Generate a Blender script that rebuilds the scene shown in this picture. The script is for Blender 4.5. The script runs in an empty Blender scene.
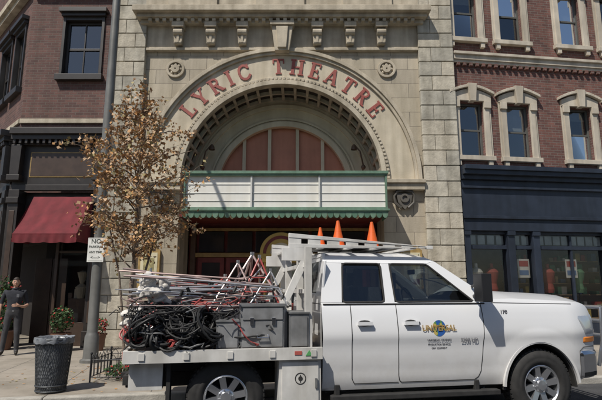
import bpy, bmesh, math, random
from math import sin, cos, pi, radians, sqrt, atan2
from mathutils import Vector, Matrix, noise
R = random.Random(11)

# ------------------------------------------------------------ materials
def new_mat(name):
    m = bpy.data.materials.new(name); m.use_nodes = True
    nt = m.node_tree
    return m, nt, nt.nodes['Principled BSDF']

def mat(name, col, rough=.6, metal=0., amt=.12, ns=4., bump=0., bs=40., coat=0., streak=0., dust=None):
    m, nt, b = new_mat(name); N = nt.nodes; L = nt.links
    tc = N.new('ShaderNodeTexCoord')
    n = N.new('ShaderNodeTexNoise'); n.inputs['Scale'].default_value = ns; n.inputs['Detail'].default_value = 6
    L.new(tc.outputs['Object'], n.inputs['Vector'])
    cr = N.new('ShaderNodeValToRGB')
    cr.color_ramp.elements[0].position = .3; cr.color_ramp.elements[1].position = .7
    cr.color_ramp.elements[0].color = (*[c*(1-amt) for c in col], 1)
    cr.color_ramp.elements[1].color = (*[min(1, c*(1+amt)) for c in col], 1)
    L.new(n.outputs['Fac'], cr.inputs['Fac'])
    out = cr.outputs['Color']
    if streak > 0:
        mp = N.new('ShaderNodeMapping'); mp.inputs['Scale'].default_value = (2.5, 2.5, .25)
        L.new(tc.outputs['Object'], mp.inputs['Vector'])
        n2 = N.new('ShaderNodeTexNoise'); n2.inputs['Scale'].default_value = 1.6; n2.inputs['Detail'].default_value = 8
        L.new(mp.outputs['Vector'], n2.inputs['Vector'])
        r2 = N.new('ShaderNodeValToRGB')
        r2.color_ramp.elements[0].position = .35; r2.color_ramp.elements[1].position = .65
        v = 1-streak
        r2.color_ramp.elements[0].color = (v, v*.98, v*.94, 1); r2.color_ramp.elements[1].color = (1, 1, 1, 1)
        L.new(n2.outputs['Fac'], r2.inputs['Fac'])
        mx = N.new('ShaderNodeMix'); mx.data_type = 'RGBA'; mx.blend_type = 'MULTIPLY'; mx.inputs['Factor'].default_value = 1
        L.new(out, mx.inputs['A']); L.new(r2.outputs['Color'], mx.inputs['B']); out = mx.outputs['Result']
    rough_link = None
    if dust:
        # road dust on the lower part of the bodywork
        z0, z1, dc = dust
        sp = N.new('ShaderNodeSeparateXYZ'); L.new(tc.outputs['Object'], sp.inputs[0])
        mr = N.new('ShaderNodeMapRange'); mr.inputs['From Min'].default_value = z1; mr.inputs['From Max'].default_value = z0
        L.new(sp.outputs['Z'], mr.inputs['Value'])
        nd = N.new('ShaderNodeTexNoise'); nd.inputs['Scale'].default_value = 5; nd.inputs['Detail'].default_value = 8; nd.inputs['Roughness'].default_value = .7
        L.new(tc.outputs['Object'], nd.inputs['Vector'])
        mm = N.new('ShaderNodeMath'); mm.operation = 'MULTIPLY'; L.new(mr.outputs[0], mm.inputs[0]); L.new(nd.outputs['Fac'], mm.inputs[1])
        mx = N.new('ShaderNodeMix'); mx.data_type = 'RGBA'; L.new(mm.outputs[0], mx.inputs['Factor'])
        L.new(out, mx.inputs['A']); mx.inputs['B'].default_value = (*dc, 1); out = mx.outputs['Result']
        ra = N.new('ShaderNodeMath'); ra.operation = 'MULTIPLY_ADD'; ra.inputs[1].default_value = .6; ra.inputs[2].default_value = rough
        L.new(mm.outputs[0], ra.inputs[0]); rough_link = ra.outputs[0]
    L.new(out, b.inputs['Base Color'])
    b.inputs['Roughness'].default_value = rough; b.inputs['Metallic'].default_value = metal
    if rough_link: L.new(rough_link, b.inputs['Roughness'])
    b.inputs['Coat Weight'].default_value = coat; b.inputs['Coat Roughness'].default_value = .04
    if bump > 0:
        n3 = N.new('ShaderNodeTexNoise'); n3.inputs['Scale'].default_value = bs; n3.inputs['Detail'].default_value = 5
        L.new(tc.outputs['Object'], n3.inputs['Vector'])
        bp = N.new('ShaderNodeBump'); bp.inputs['Strength'].default_value = bump; bp.inputs['Distance'].default_value = .02
        L.new(n3.outputs['Fac'], bp.inputs['Height']); L.new(bp.outputs['Normal'], b.inputs['Normal'])
    return m

def brick_mat(name, c1, c2, mortar, bw, bh, ms, bump=.4, streak=.25, horiz=False, rough=.85, offs=.5):
    m, nt, b = new_mat(name); N = nt.nodes; L = nt.links
    tc = N.new('ShaderNodeTexCoord'); sp = N.new('ShaderNodeSeparateXYZ'); cb = N.new('ShaderNodeCombineXYZ')
    L.new(tc.outputs['Object'], sp.inputs[0])
    if horiz:
        L.new(sp.outputs['X'], cb.inputs['X']); L.new(sp.outputs['Y'], cb.inputs['Y'])
    else:
        ad = N.new('ShaderNodeMath'); ad.operation = 'SUBTRACT'
        L.new(sp.outputs['X'], ad.inputs[0]); L.new(sp.outputs['Y'], ad.inputs[1])
        L.new(ad.outputs[0], cb.inputs['X']); L.new(sp.outputs['Z'], cb.inputs['Y'])
    br = N.new('ShaderNodeTexBrick'); L.new(cb.outputs[0], br.inputs['Vector'])
    br.inputs['Scale'].default_value = 1; br.inputs['Brick Width'].default_value = bw; br.inputs['Row Height'].default_value = bh
    br.inputs['Mortar Size'].default_value = ms; br.inputs['Mortar Smooth'].default_value = .2; br.offset = offs
    br.inputs['Color1'].default_value = (*c1, 1); br.inputs['Color2'].default_value = (*c2, 1); br.inputs['Mortar'].default_value = (*mortar, 1)
    mp = N.new('ShaderNodeMapping'); mp.inputs['Scale'].default_value = (1, 1, 1) if horiz else (2, 2, .4)
    L.new(tc.outputs['Object'], mp.inputs['Vector'])
    n2 = N.new('ShaderNodeTexNoise'); n2.inputs['Scale'].default_value = 1.3; n2.inputs['Detail'].default_value = 9; n2.inputs['Roughness'].default_value = .65
    L.new(mp.outputs['Vector'], n2.inputs['Vector'])
    r2 = N.new('ShaderNodeValToRGB'); v = 1-streak
    r2.color_ramp.elements[0].position = .35; r2.color_ramp.elements[1].position = .65
    r2.color_ramp.elements[0].color = (v, v, v*.96, 1); r2.color_ramp.elements[1].color = (1.0, 1.0, 1.0, 1)
    L.new(n2.outputs['Fac'], r2.inputs['Fac'])
    mx = N.new('ShaderNodeMix'); mx.data_type = 'RGBA'; mx.blend_type = 'MULTIPLY'; mx.inputs['Factor'].default_value = 1
    L.new(br.outputs['Color'], mx.inputs['A']); L.new(r2.outputs['Color'], mx.inputs['B'])
    L.new(mx.outputs['Result'], b.inputs['Base Color']); b.inputs['Roughness'].default_value = rough
    n3 = N.new('ShaderNodeTexNoise'); n3.inputs['Scale'].default_value = 30; L.new(tc.outputs['Object'], n3.inputs['Vector'])
    mu = N.new('ShaderNodeMath'); mu.operation = 'MULTIPLY_ADD'; mu.inputs[1].default_value = -1.0
    L.new(br.outputs['Fac'], mu.inputs[0])
    m3 = N.new('ShaderNodeMath'); m3.operation = 'MULTIPLY'; m3.inputs[1].default_value = .35
    L.new(n3.outputs['Fac'], m3.inputs[0]); L.new(m3.outputs[0], mu.inputs[2])
    bp = N.new('ShaderNodeBump'); bp.inputs['Strength'].default_value = bump; bp.inputs['Distance'].default_value = .02
    L.new(mu.outputs[0], bp.inputs['Height']); L.new(bp.outputs['Normal'], b.inputs['Normal'])
    return m

def glass_mat(name, tint=(.55, .6, .6), refl=.12, wav=.05):
    m = bpy.data.materials.new(name); m.use_nodes = True; nt = m.node_tree; N = nt.nodes; L = nt.links
    N.remove(N['Principled BSDF']); out = N['Material Output']
    t = N.new('ShaderNodeBsdfTransparent'); t.inputs[0].default_value = (*tint, 1)
    g = N.new('ShaderNodeBsdfGlossy'); g.inputs['Roughness'].default_value = .03; g.inputs[0].default_value = (.9, .95, 1, 1)
    lw = N.new('ShaderNodeLayerWeight'); lw.inputs[0].default_value = .35
    ma = N.new('ShaderNodeMath'); ma.operation = 'MULTIPLY_ADD'; ma.inputs[1].default_value = .7; ma.inputs[2].default_value = refl; ma.use_clamp = True
    L.new(lw.outputs['Fresnel'], ma.inputs[0])
    tc = N.new('ShaderNodeTexCoord'); n = N.new('ShaderNodeTexNoise'); n.inputs['Scale'].default_value = 1.5
    L.new(tc.outputs['Object'], n.inputs['Vector'])
    bp = N.new('ShaderNodeBump'); bp.inputs['Strength'].default_value = wav; L.new(n.outputs['Fac'], bp.inputs['Height']); L.new(bp.outputs[0], g.inputs['Normal'])
    mx = N.new('ShaderNodeMixShader'); L.new(ma.outputs[0], mx.inputs[0]); L.new(t.outputs[0], mx.inputs[1]); L.new(g.outputs[0], mx.inputs[2])
    L.new(mx.outputs[0], out.inputs[0]); return m

STONE = brick_mat('stone_ashlar', (.49, .425, .325), (.39, .34, .265), (.22, .19, .15), .95, .42, .008, .5, .32)
STONE_P = mat('stone_plain', (.48, .42, .325), .85, amt=.14, ns=3, bump=.25, bs=25, streak=.34)
STONE_Q = mat('stone_quoin', (.44, .405, .33), .88, amt=.22, ns=5, bump=.45, bs=18, streak=.35)
STONE_B = mat('stone_band', (.54, .475, .365), .85, amt=.09, ns=3, bump=.15, bs=30, streak=.24)
CREAM = mat('cream_plaster', (.62, .545, .40), .75, amt=.06, ns=3, bump=.1, bs=30, streak=.16)
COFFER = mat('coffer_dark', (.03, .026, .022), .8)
PINK = mat('tympanum_red_panel', (.48, .20, .12), .55, amt=.12, ns=2, streak=.15)
LETTER = mat('letter_red', (.27, .065, .05), .6, amt=.2, ns=8)
GREEN = mat('green_trim', (.13, .22, .155), .5, amt=.15, ns=10, streak=.2)
BOARD = mat('sign_board_white', (.74, .73, .68), .35, amt=.03, ns=2, streak=.1)
TRACK = mat('sign_track', (.55, .55, .52), .4)
RBRICK = brick_mat('red_brick', (.215, .095, .075), (.125, .058, .05), (.21, .175, .15), .215, .075, .007, .5, .35)
LBRICK = brick_mat('brown_brick', (.165, .078, .064), (.10, .05, .044), (.16, .13, .11), .215, .075, .007, .5, .35)
NAVY = mat('navy_paint', (.026, .034, .052), .45, amt=.2, ns=3, streak=.3)
DARKW = mat('dark_wood', (.028, .023, .02), .45, amt=.2, ns=6)
BROWNW = mat('brown_wood', (.10, .06, .04), .5, amt=.2, ns=6)
GOLD = mat('gold_trim', (.55, .36, .10), .4, .6)
GOLDP = mat('gold_paint_aged', (.33, .22, .08), .5, amt=.25, ns=8)
MAROON = mat('maroon_door', (.16, .03, .025), .4, amt=.2, ns=5)
AWN = mat('awning_red_cloth', (.15, .016, .022), .85, amt=.2, ns=4, bump=.15, bs=8, streak=.25)
BLACK = mat('black_paint', (.02, .02, .022), .4)
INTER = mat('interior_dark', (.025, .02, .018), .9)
BLIND = mat('window_blind', (.45, .42, .35), .9)
GLASS = glass_mat('window_glass', (.5, .55, .58), .12, .15)
SHOPGLASS = glass_mat('shop_glass', (.88, .88, .86), .03, .08)
CARGLASS = glass_mat('car_glass', (.62, .66, .64), .05, .02)
ASPH = mat('asphalt', (.055, .055, .057), .9, amt=.25, ns=3, bump=.6, bs=90)
CONC = brick_mat('sidewalk_concrete', (.37, .325, .27), (.31, .275, .23), (.12, .11, .1), 1.4, 1.4, .008, .4, .4, horiz=True, offs=0)
KERB = mat('kerb_concrete', (.36, .34, .30), .85, amt=.25, ns=4, bump=.3, bs=40)
WHITE = mat('truck_white_paint', (.74, .745, .75), .28, amt=.015, ns=1.5, coat=.6, dust=(.3, 1.15, (.40, .36, .30)))
WHITE2 = mat('white_steel_paint', (.70, .69, .66), .45, amt=.12, ns=7, streak=.3)
CHROME = mat('chrome', (.75, .76, .78), .14, 1., amt=.03)
ALU = mat('alloy', (.62, .63, .65), .3, .9, amt=.06)
GREYM = mat('grey_steel', (.25, .255, .26), .5, .3, amt=.3, ns=5, streak=.35)
RUB = mat('rubber', (.025, .024, .023), .8, amt=.3, ns=12)
GAP = mat('panel_gap', (.03, .03, .03), .8)
ORANGE = mat('cone_orange', (.82, .14, .02), .5, amt=.15, streak=.25)
AMBER = mat('amber_lens', (.8, .25, .03), .25)
LENS = mat('headlamp_lens', (.60, .63, .66), .08, .5)
CABLE = mat('cable_black', (.018, .018, .018), .6)
PIPE_R = mat('red_pipe', (.33, .06, .055), .45, amt=.3, ns=9)
PIPE_P = mat('pinkish_steel', (.48, .36, .33), .35, .5)
PIPE_W = mat('steel_stand', (.55, .55, .55), .3, .85)
CLOTH = mat('white_rag', (.60, .57, .53), .95, amt=.25, ns=9, bump=.8, bs=14)
BAG = mat('sand_bag', (.07, .07, .09), .9, amt=.3, bump=.5, bs=20)
BLUEC = mat('blue_case', (.04, .09, .22), .5)
POLE = mat('pole_grey', (.17, .17, .16), .5, .2, amt=.15, ns=5, streak=.25)
SIGNW = mat('sign_white', (.72, .72, .68), .4)
MESH = mat('can_mesh', (.07, .075, .08), .5, .4)
LINER = mat('liner_bag', (.17, .18, .195), .35, amt=.3, ns=8, bump=.8, bs=12)
BARK = mat('bark', (.19, .145, .11), .9, amt=.3, ns=10, bump=.6, bs=30)
LEAF = [mat('leaf_tan', (.48, .31, .17), .6, amt=.25, ns=3), mat('leaf_orange', (.50, .26, .09), .6, amt=.25, ns=3),
        mat('leaf_brown', (.28, .16, .08), .7, amt=.25, ns=3), mat('leaf_olive', (.32, .26, .11), .7, amt=.25, ns=3)]
GRN = [mat('foliage_green', (.05, .11, .03), .6, amt=.3), mat('foliage_dark', (.03, .06, .02), .7, amt=.3), mat('flower_red', (.5, .04, .04), .6)]
SKIN = mat('skin', (.46, .27, .19), .55, amt=.06)
SHIRT = mat('shirt_dark', (.025, .027, .035), .85, amt=.2, ns=10, bump=.3, bs=12)
PANTS = mat('trousers_dark', (.05, .05, .055), .9, amt=.2, ns=10, bump=.3, bs=12)
HAIR = mat('hair_dark', (.03, .022, .016), .7)
SHOE = mat('shoe', (.03, .025, .02), .5)

# ------------------------------------------------------------ mesh builder
class MB:
    def __init__(s): s.v = []; s.f = []; s.m = []
    def add(s, vs, fs, mi=0):
        o = len(s.v); s.v += [tuple(v) for v in vs]
        for f in fs: s.f.append([i+o for i in f]); s.m.append(mi)
    def hexa(s, p, mi=0):
        s.add(p, [(0, 1, 2, 3), (7, 6, 5, 4), (0, 4, 5, 1), (1, 5, 6, 2), (2, 6, 7, 3), (3, 7, 4, 0)], mi)
    def box(s, x0, x1, y0, y1, z0, z1, mi=0):
        s.hexa([(x0, y0, z0), (x1, y0, z0), (x1, y0, z1), (x0, y0, z1), (x0, y1, z0), (x1, y1, z0), (x1, y1, z1), (x0, y1, z1)], mi)
    def cyl(s, a, b, r0, r1=None, n=12, mi=0, cap=True):
        a = Vector(a); b = Vector(b); r1 = r0 if r1 is None else r1
        d = (b-a)
        if d.length < 1e-6: return
        d.normalize(); u = d.orthogonal().normalized(); w = d.cross(u)
        vs = [a+(u*cos(2*pi*i/n)+w*sin(2*pi*i/n))*r0 for i in range(n)]+[b+(u*cos(2*pi*i/n)+w*sin(2*pi*i/n))*r1 for i in range(n)]
        fs = [(i, (i+1) % n, n+(i+1) % n, n+i) for i in range(n)]
        if cap: fs += [tuple(range(n-1, -1, -1)), tuple(range(n, 2*n))]
        s.add(vs, fs, mi)
    def tube(s, pts, r, n=8, mi=0, closed=False, r_end=None):
        P = [Vector(p) for p in pts]; k = len(P); vs = []; prev = None
        for i, p in enumerate(P):
            t = (P[(i+1) % k]-P[i-1]) if closed else (P[min(i+1, k-1)]-P[max(i-1, 0)])
            if t.length < 1e-7: t = Vector((0, 0, 1))
            t.normalize()
            u = t.orthogonal().normalized() if prev is None else (prev-t*prev.dot(t))
            if u.length < 1e-5: u = t.orthogonal()
            u.normalize(); prev = u; w = t.cross(u)
            rr = r if r_end is None else r+(r_end-r)*i/(k-1)
            vs += [p+(u*cos(2*pi*j/n)+w*sin(2*pi*j/n))*rr for j in range(n)]
        fs = []
        for i in range(k if closed else k-1):
            a = i*n; b = ((i+1) % k)*n
            for j in range(n): fs.append((a+j, a+(j+1) % n, b+(j+1) % n, b+j))
        if not closed: fs += [tuple(range(n-1, -1, -1)), tuple(range((k-1)*n, k*n))]
        s.add(vs, fs, mi)
    def lathe(s, prof, o, axis='z', n=24, mi=0):
        vs = []
        for r, h in prof:
            for i in range(n):
                a = 2*pi*i/n
                if axis == 'z': vs.append((o[0]+r*cos(a), o[1]+r*sin(a), o[2]+h))
                elif axis == 'y': vs.append((o[0]+r*cos(a), o[1]+h, o[2]+r*sin(a)))
                else: vs.append((o[0]+h, o[1]+r*cos(a), o[2]+r*sin(a)))
        fs = []
        for k in range(len(prof)-1):
            for i in range(n): fs.append((k*n+i, k*n+(i+1) % n, (k+1)*n+(i+1) % n, (k+1)*n+i))
        s.add(vs, fs, mi)
    def ring(s, cx, cz, r0, r1, y0, y1, a0=0., a1=pi, n=48, mi=0):
        vs = []
        for i in range(n+1):
            a = a0+(a1-a0)*i/n; c = cos(a); q = sin(a)
            vs += [(cx+r0*c, y0, cz+r0*q), (cx+r1*c, y0, cz+r1*q), (cx+r1*c, y1, cz+r1*q), (cx+r0*c, y1, cz+r0*q)]
        fs = []
        for i in range(n):
            a = i*4; b = a+4
            for j in range(4): fs.append((a+j, a+(j+1) % 4, b+(j+1) % 4, b+j))
        if abs(a1-a0) < 2*pi-.01: fs += [(0, 1, 2, 3), (n*4+3, n*4+2, n*4+1, n*4)]
        s.add(vs, fs, mi)
    def prism(s, pts, y0, y1, mi=0):
        n = len(pts)
        vs = [(x, y0, z) for x, z in pts]+[(x, y1, z) for x, z in pts]
        s.add(vs, [tuple(range(n)), tuple(range(2*n-1, n-1, -1))]+[(i, n+i, n+(i+1) % n, (i+1) % n) for i in range(n)], mi)
    def ball(s, c, r, mi=0, n=14, m=9, jit=0., nz=0., nf=8.):
        if not hasattr(r, '__len__'): r = (r, r, r)
        vs = []
        for i in range(m+1):
            t = pi*i/m
            for j in range(n):
                a = 2*pi*j/n; k = 1+R.uniform(-jit, jit)
                p = Vector((r[0]*sin(t)*cos(a)*k, r[1]*sin(t)*sin(a)*k, r[2]*cos(t)*k))
                if nz:
                    q = (Vector(c)+p)*nf; p *= 1+nz*(abs(noise.noise(q))*2-.5+.6*(abs(noise.noise(q*2.3))-.2))
                vs.append(Vector(c)+p)
        s.add(vs, [(i*n+j, i*n+(j+1) % n, (i+1)*n+(j+1) % n, (i+1)*n+j) for i in range(m) for j in range(n)], mi)
    def mesh(s, me, M, mi=0):
        s.add([M @ v.co for v in me.vertices], [tuple(p.vertices) for p in me.polygons], mi)
    def wall(s, x0, x1, z0, z1, y, d, ops, mi=0):
        xs = sorted({x0, x1, *[o[0] for o in ops], *[o[1] for o in ops]}); zs = sorted({z0, z1, *[o[2] for o in ops], *[o[3] for o in ops]})
        xs = [x for x in xs if x0 <= x <= x1]; zs = [z for z in zs if z0 <= z <= z1]
        for i in range(len(xs)-1):
            for j in range(len(zs)-1):
                cx = (xs[i]+xs[i+1])/2; cz = (zs[j]+zs[j+1])/2
                if any(o[0] < cx < o[1] and o[2] < cz < o[3] for o in ops): continue
                s.add([(xs[i], y, zs[j]), (xs[i+1], y, zs[j]), (xs[i+1], y, zs[j+1]), (xs[i], y, zs[j+1])], [(0, 1, 2, 3)], mi)
        for a, b, c, e in ops:
            s.add([(a, y, c), (b, y, c), (b, y, e), (a, y, e), (a, y+d, c), (b, y+d, c), (b, y+d, e), (a, y+d, e)],
                  [(0, 4, 5, 1), (1, 5, 6, 2), (2, 6, 7, 3), (3, 7, 4, 0)], mi)
    def obj(s, name, mats, parent=None, bevel=0., smooth=None, loc=None, rotz=0., weld=False, zf=None):
        if zf: s.v = [(x, y, zf(z)) for x, y, z in s.v]
        me = bpy.data.meshes.new(name); me.from_pydata(s.v, [], s.f)
        for m in (mats if isinstance(mats, (list, tuple)) else [mats]): me.materials.append(m)
        me.polygons.foreach_set('material_index', s.m)
        bm = bmesh.new(); bm.from_mesh(me)
        if weld: bmesh.ops.remove_doubles(bm, verts=bm.verts, dist=1e-4)
        bmesh.ops.recalc_face_normals(bm, faces=bm.faces); bm.to_mesh(me); bm.free()
        if smooth is not None:
            me.polygons.foreach_set('use_smooth', [True]*len(me.polygons)); me.set_sharp_from_angle(angle=radians(smooth))
        o = bpy.data.objects.new(name, me); bpy.context.scene.collection.objects.link(o)
        if parent: o.parent = parent
        if loc: o.location = loc
        o.rotation_euler[2] = rotz
        if bevel > 0:
            b = o.modifiers.new('bevel', 'BEVEL'); b.width = bevel; b.segments = 2; b.limit_method = 'ANGLE'; b.angle_limit = radians(40)
        return o

def group(name, loc=(0, 0, 0), rotz=0.):
    e = bpy.data.objects.new(name, None); bpy.context.scene.collection.objects.link(e)
    e.location = loc; e.rotation_euler[2] = rotz; e.empty_display_size = .2; return e

def text_mesh(body, size, ext=.003, bold=0.):
    c = bpy.data.curves.new('t', 'FONT'); c.body = body; c.size = size; c.extrude = ext; c.offset = bold; c.align_x = 'CENTER'; c.align_y = 'CENTER'; c.resolution_u = 3
    o = bpy.data.objects.new('t', c); bpy.context.scene.collection.objects.link(o)
    bpy.context.view_layer.update(); dg = bpy.context.evaluated_depsgraph_get()
    me = bpy.data.meshes.new_from_object(o.evaluated_get(dg)); bpy.data.objects.remove(o); return me

# ------------------------------------------------------------ ground
g = MB(); g.add([(-300, -300, 0), (300, -300, 0), (300, 300, 0), (-300, 300, 0)], [(0, 1, 2, 3)])
g.obj('ground', ASPH, loc=(0, 0, -.108))
g = MB(); g.add([(-60, -7.5, 0), (60, -7.5, 0), (60, 20, 0), (-60, 20, 0)], [(0, 1, 2, 3)])
g.obj('road', ASPH, loc=(0, 0, -.104))
SW = radians(10.7)
g = MB(); g.box(-45, 45, .16, 22, -.12, 0); g.obj('sidewalk', CONC, loc=(-3.5, 7.0, 0), rotz=SW)
g = MB()
for i in range(-18, 18): g.box(i*2.5+.004, i*2.5+2.496, 0, .155, -.12, .004)
g.obj('kerb', KERB, loc=(-3.5, 7.0, 0), rotz=SW, bevel=.02)
g = MB(); g.box(-60, 60, -12, -8, -.12, 0); g.obj('sidewalk', CONC)

# ------------------------------------------------------------ theatre
T = group('theatre_building')
CX, CZ, RO, YF = -.53, 4.36, 2.75, 13.0
XL, XR, XPL, XPR = -5.25, 4.27, -4.4, 3.32
w = MB(); n = 64
def arch_wall(w, x0, x1, z0, z1, y, cx, cz, r, mi=0, n=64):
    w.add([(x0, y, z0), (cx-r, y, z0), (cx-r, y, z1), (x0, y, z1)], [(0, 1, 2, 3)], mi)
    w.add([(cx+r, y, z0), (x1, y, z0), (x1, y, z1), (cx+r, y, z1)], [(0, 1, 2, 3)], mi)
    for i in range(n):
        a = pi*i/n; b = pi*(i+1)/n
        w.add([(cx+r*cos(a), y, cz+r*sin(a)), (cx+r*cos(a), y, z1), (cx+r*cos(b), y, z1), (cx+r*cos(b), y, cz+r*sin(b))], [(0, 1, 2, 3)], mi)
arch_wall(w, XL, XR, 0, 12.6, YF, CX, CZ, RO)
w.add([(XL, YF, 0), (XL, 22, 0), (XL, 22, 12.6), (XL, YF, 12.6)], [(0, 1, 2, 3)])
w.add([(XR, YF, 0), (XR, 22, 0), (XR, 22, 12.6), (XR, YF, 12.6)], [(0, 1, 2, 3)])
w.add([(XL, YF, 12.6), (XR, YF, 12.6), (XR, 22, 12.6), (XL, 22, 12.6)], [(0, 1, 2, 3)])
w.add([(XL, 22, 0), (XR, 22, 0), (XR, 22, 12.6), (XL, 22, 12.6)], [(0, 1, 2, 3)])
w.obj('facade_wall', STONE, T)
YB = 14.25
w = MB()
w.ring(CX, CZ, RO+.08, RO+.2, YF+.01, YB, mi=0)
for r_y0, r_y1 in ((YF+.002, YF+.14), (YF+.60, YF+.68), (YB-.14, YB-.002)):
    w.ring(CX, CZ, RO-.02, RO+.09, r_y0, r_y1, mi=1)
for i in range(25):
    a = pi*i/24; w.ring(CX, CZ, RO-.015, RO+.085, YF+.142, YB-.142, a-.014, a+.014, 2, mi=1)
w.box(CX-RO-.15, CX-RO, YF+.01, YB, 0, CZ, 1); w.box(CX+RO, CX+RO+.15, YF+.01, YB, 0, CZ, 1)
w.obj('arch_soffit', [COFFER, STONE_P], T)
w = MB()
w.ring(CX, CZ, RO-.03, RO+.10, YF-.13, YF+.003, mi=0); w.ring(CX, CZ, RO+.10, RO+.20, YF-.09, YF+.002, mi=0)
w.ring(CX, CZ, RO+.20, 3.62, YF-.03, YF+.001, mi=1)
w.ring(CX, CZ, 3.62, 3.70, YF-.10, YF+.002, mi=0); w.ring(CX, CZ, 3.70, 3.80, YF-.15, YF+.003, mi=0)
for k in range(84):
    a = pi*(k+.5)/84; w.ring(CX, CZ, RO+.11, RO+.18, YF-.125, YF-.08, a-.011, a+.011, 1, mi=0)
for sx in (-1, 1):
    xa = CX+sx*(RO-.06); xb = CX+sx*3.84
    w.box(min(xa, xb), max(xa, xb), YF-.2, YF+.02, CZ-.3, CZ-.004, 0)
    xa = CX+sx*(RO-.1); xb = CX+sx*3.86
    w.box(min(xa, xb), max(xa, xb), YF-.26, YF+.02, CZ-.12, CZ-.02, 0)
w.obj('archivolt', [STONE_P, STONE_B], T, bevel=.008)
w = MB()
w.box(XPL, XPR, YF-.05, YF+.01, 8.25, 8.96, 0)
w.box(XPL, XPR, YF-.12, YF+.012, 8.19, 8.27, 0)
w.box(XPL-.15, XPR+.15, YF-.24, YF+.01, 8.95, 9.06, 0); w.box(XPL-.22, XPR+.22, YF-.40, YF+.012, 9.06, 9.17, 0)
w.box(XPL-.3, XPR+.3, YF-.55, YF+.014, 9.17, 9.34, 0)
w.box(XPL-.2, XPR+.2, YF-.3, YF+.01, 9.34, 9.44, 0)
w.box(XPL-.05, XPR+.05, YF-.16, YF+.01, 9.44, 9.75, 0)
for bx in (-3.1, -.6, 1.9):
    w.box(bx-.7, bx+.7, YF-.24, YF-.1, 9.42, 12.2, 0)
w.box(XPL, XPR, YF-.3, YF+.01, 11.9, 12.3, 0); w.box(XL-.1, XR+.1, YF-.4, YF+.3, 12.3, 12.75, 0)
k = -4.3
while k < 3.2:
    w.box(k, k+.1, YF-.35, YF-.2, 8.96, 9.055, 0); k += .2
for bx in (-3.47, -2.55, .46+.93, .46, -1.66, 2.27):
    w.box(bx-.17, bx+.17, YF-.34, YF, 8.80, 8.95, 0)
    w.prism([(bx-.11, 8.34), (bx+.11, 8.34), (bx+.14, 8.80), (bx-.14, 8.80)], YF-.22, YF, 0)
    w.cyl((bx-.13, YF-.22, 8.68), (bx+.13, YF-.22, 8.68), .10, n=14); w.cyl((bx-.1, YF-.18, 8.38), (bx+.1, YF-.18, 8.38), .06, n=12)
    w.prism([(bx-.03, 8.36), (bx+.03, 8.36), (bx+.04, 8.62), (bx-.04, 8.62)], YF-.25, YF-.21, 0)
w.prism([(CX-.20, 8.10), (CX+.20, 8.10), (CX+.30, 8.84), (CX-.30, 8.84)], YF-.30, YF, 0)
w.prism([(CX-.12, 8.16), (CX+.12, 8.16), (CX+.17, 8.8), (CX-.17, 8.8)], YF-.36, YF-.29, 0)
w.box(CX-.34, CX+.34, YF-.38, YF, 8.84, 8.955, 0)
for rx in (CX-3.02, CX+2.95):
    w.ring(rx, 7.66, .19, .26, YF-.06, YF+.002, 0, 2*pi, 32); w.ring(rx, 7.66, .02, .12, YF-.08, YF+.001, 0, 2*pi, 20)
    for a in range(8): w.ball((rx+.14*cos(a*pi/4), YF-.01, 7.66+.14*sin(a*pi/4)), (.05, .04, .05), n=8, m=5)
w.obj('cornice_and_brackets', STONE_P, T, bevel=.01, loc=(0, 0, -.09))
w = MB(); z = 0; i = 0
while z < 12.2:
    h = .43
    for xa, xb in ((XL-.02, XPL), (XPR, XR+.02)):
        mid = (xa+xb)/2+(.14 if i % 2 else -.14); d1, d2 = R.uniform(-.008, .008), R.uniform(-.008, .008)
        w.box(xa, mid-.006, YF-.15+d1, YF+.02, z+.012, z+h-.012, R.randint(0, 2)); w.box(mid+.006, xb, YF-.152+d2, YF+.02, z+.012, z+h-.012, R.randint(0, 2))
        w.box(xa+.01, xb-.01, YF-.12, YF+.01, z-.02, z+h+.001)
    z += h; i += 1
w.obj('quoin_piers', [STONE_Q, mat('stone_quoin_b', (.39, .365, .305), .88, amt=.24, ns=4, bump=.45, bs=16, streak=.35), mat('stone_quoin_c', (.48, .435, .35), .88, amt=.17, ns=6, bump=.45, bs=20, streak=.3)], T, bevel=.012)
w = MB()
for sx in (CX-3.3, CX+3.3):
    w.prism([(sx, 3.62), (sx+.17, 3.8), (sx+.22, 4.05), (sx-.22, 4.05), (sx-.17, 3.8)], YF-.12, YF+.0)
    w.ring(sx, 3.92, .07, .12, YF-.16, YF-.1, 0, 2*pi, 18)
    for s in (-1, 1):
        w.tube([(sx+s*.1, YF-.1, 3.66), (sx+s*.25, YF-.1, 3.8), (sx+s*.27, YF-.1, 3.98), (sx+s*.2, YF-.12, 4.1), (sx, YF-.1, 4.14)], .04, 6)
w.obj('shield_ornaments', mat('shield_dark', (.10, .09, .075), .6, amt=.3), T, smooth=40, loc=(0, 0, -.08))
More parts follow.
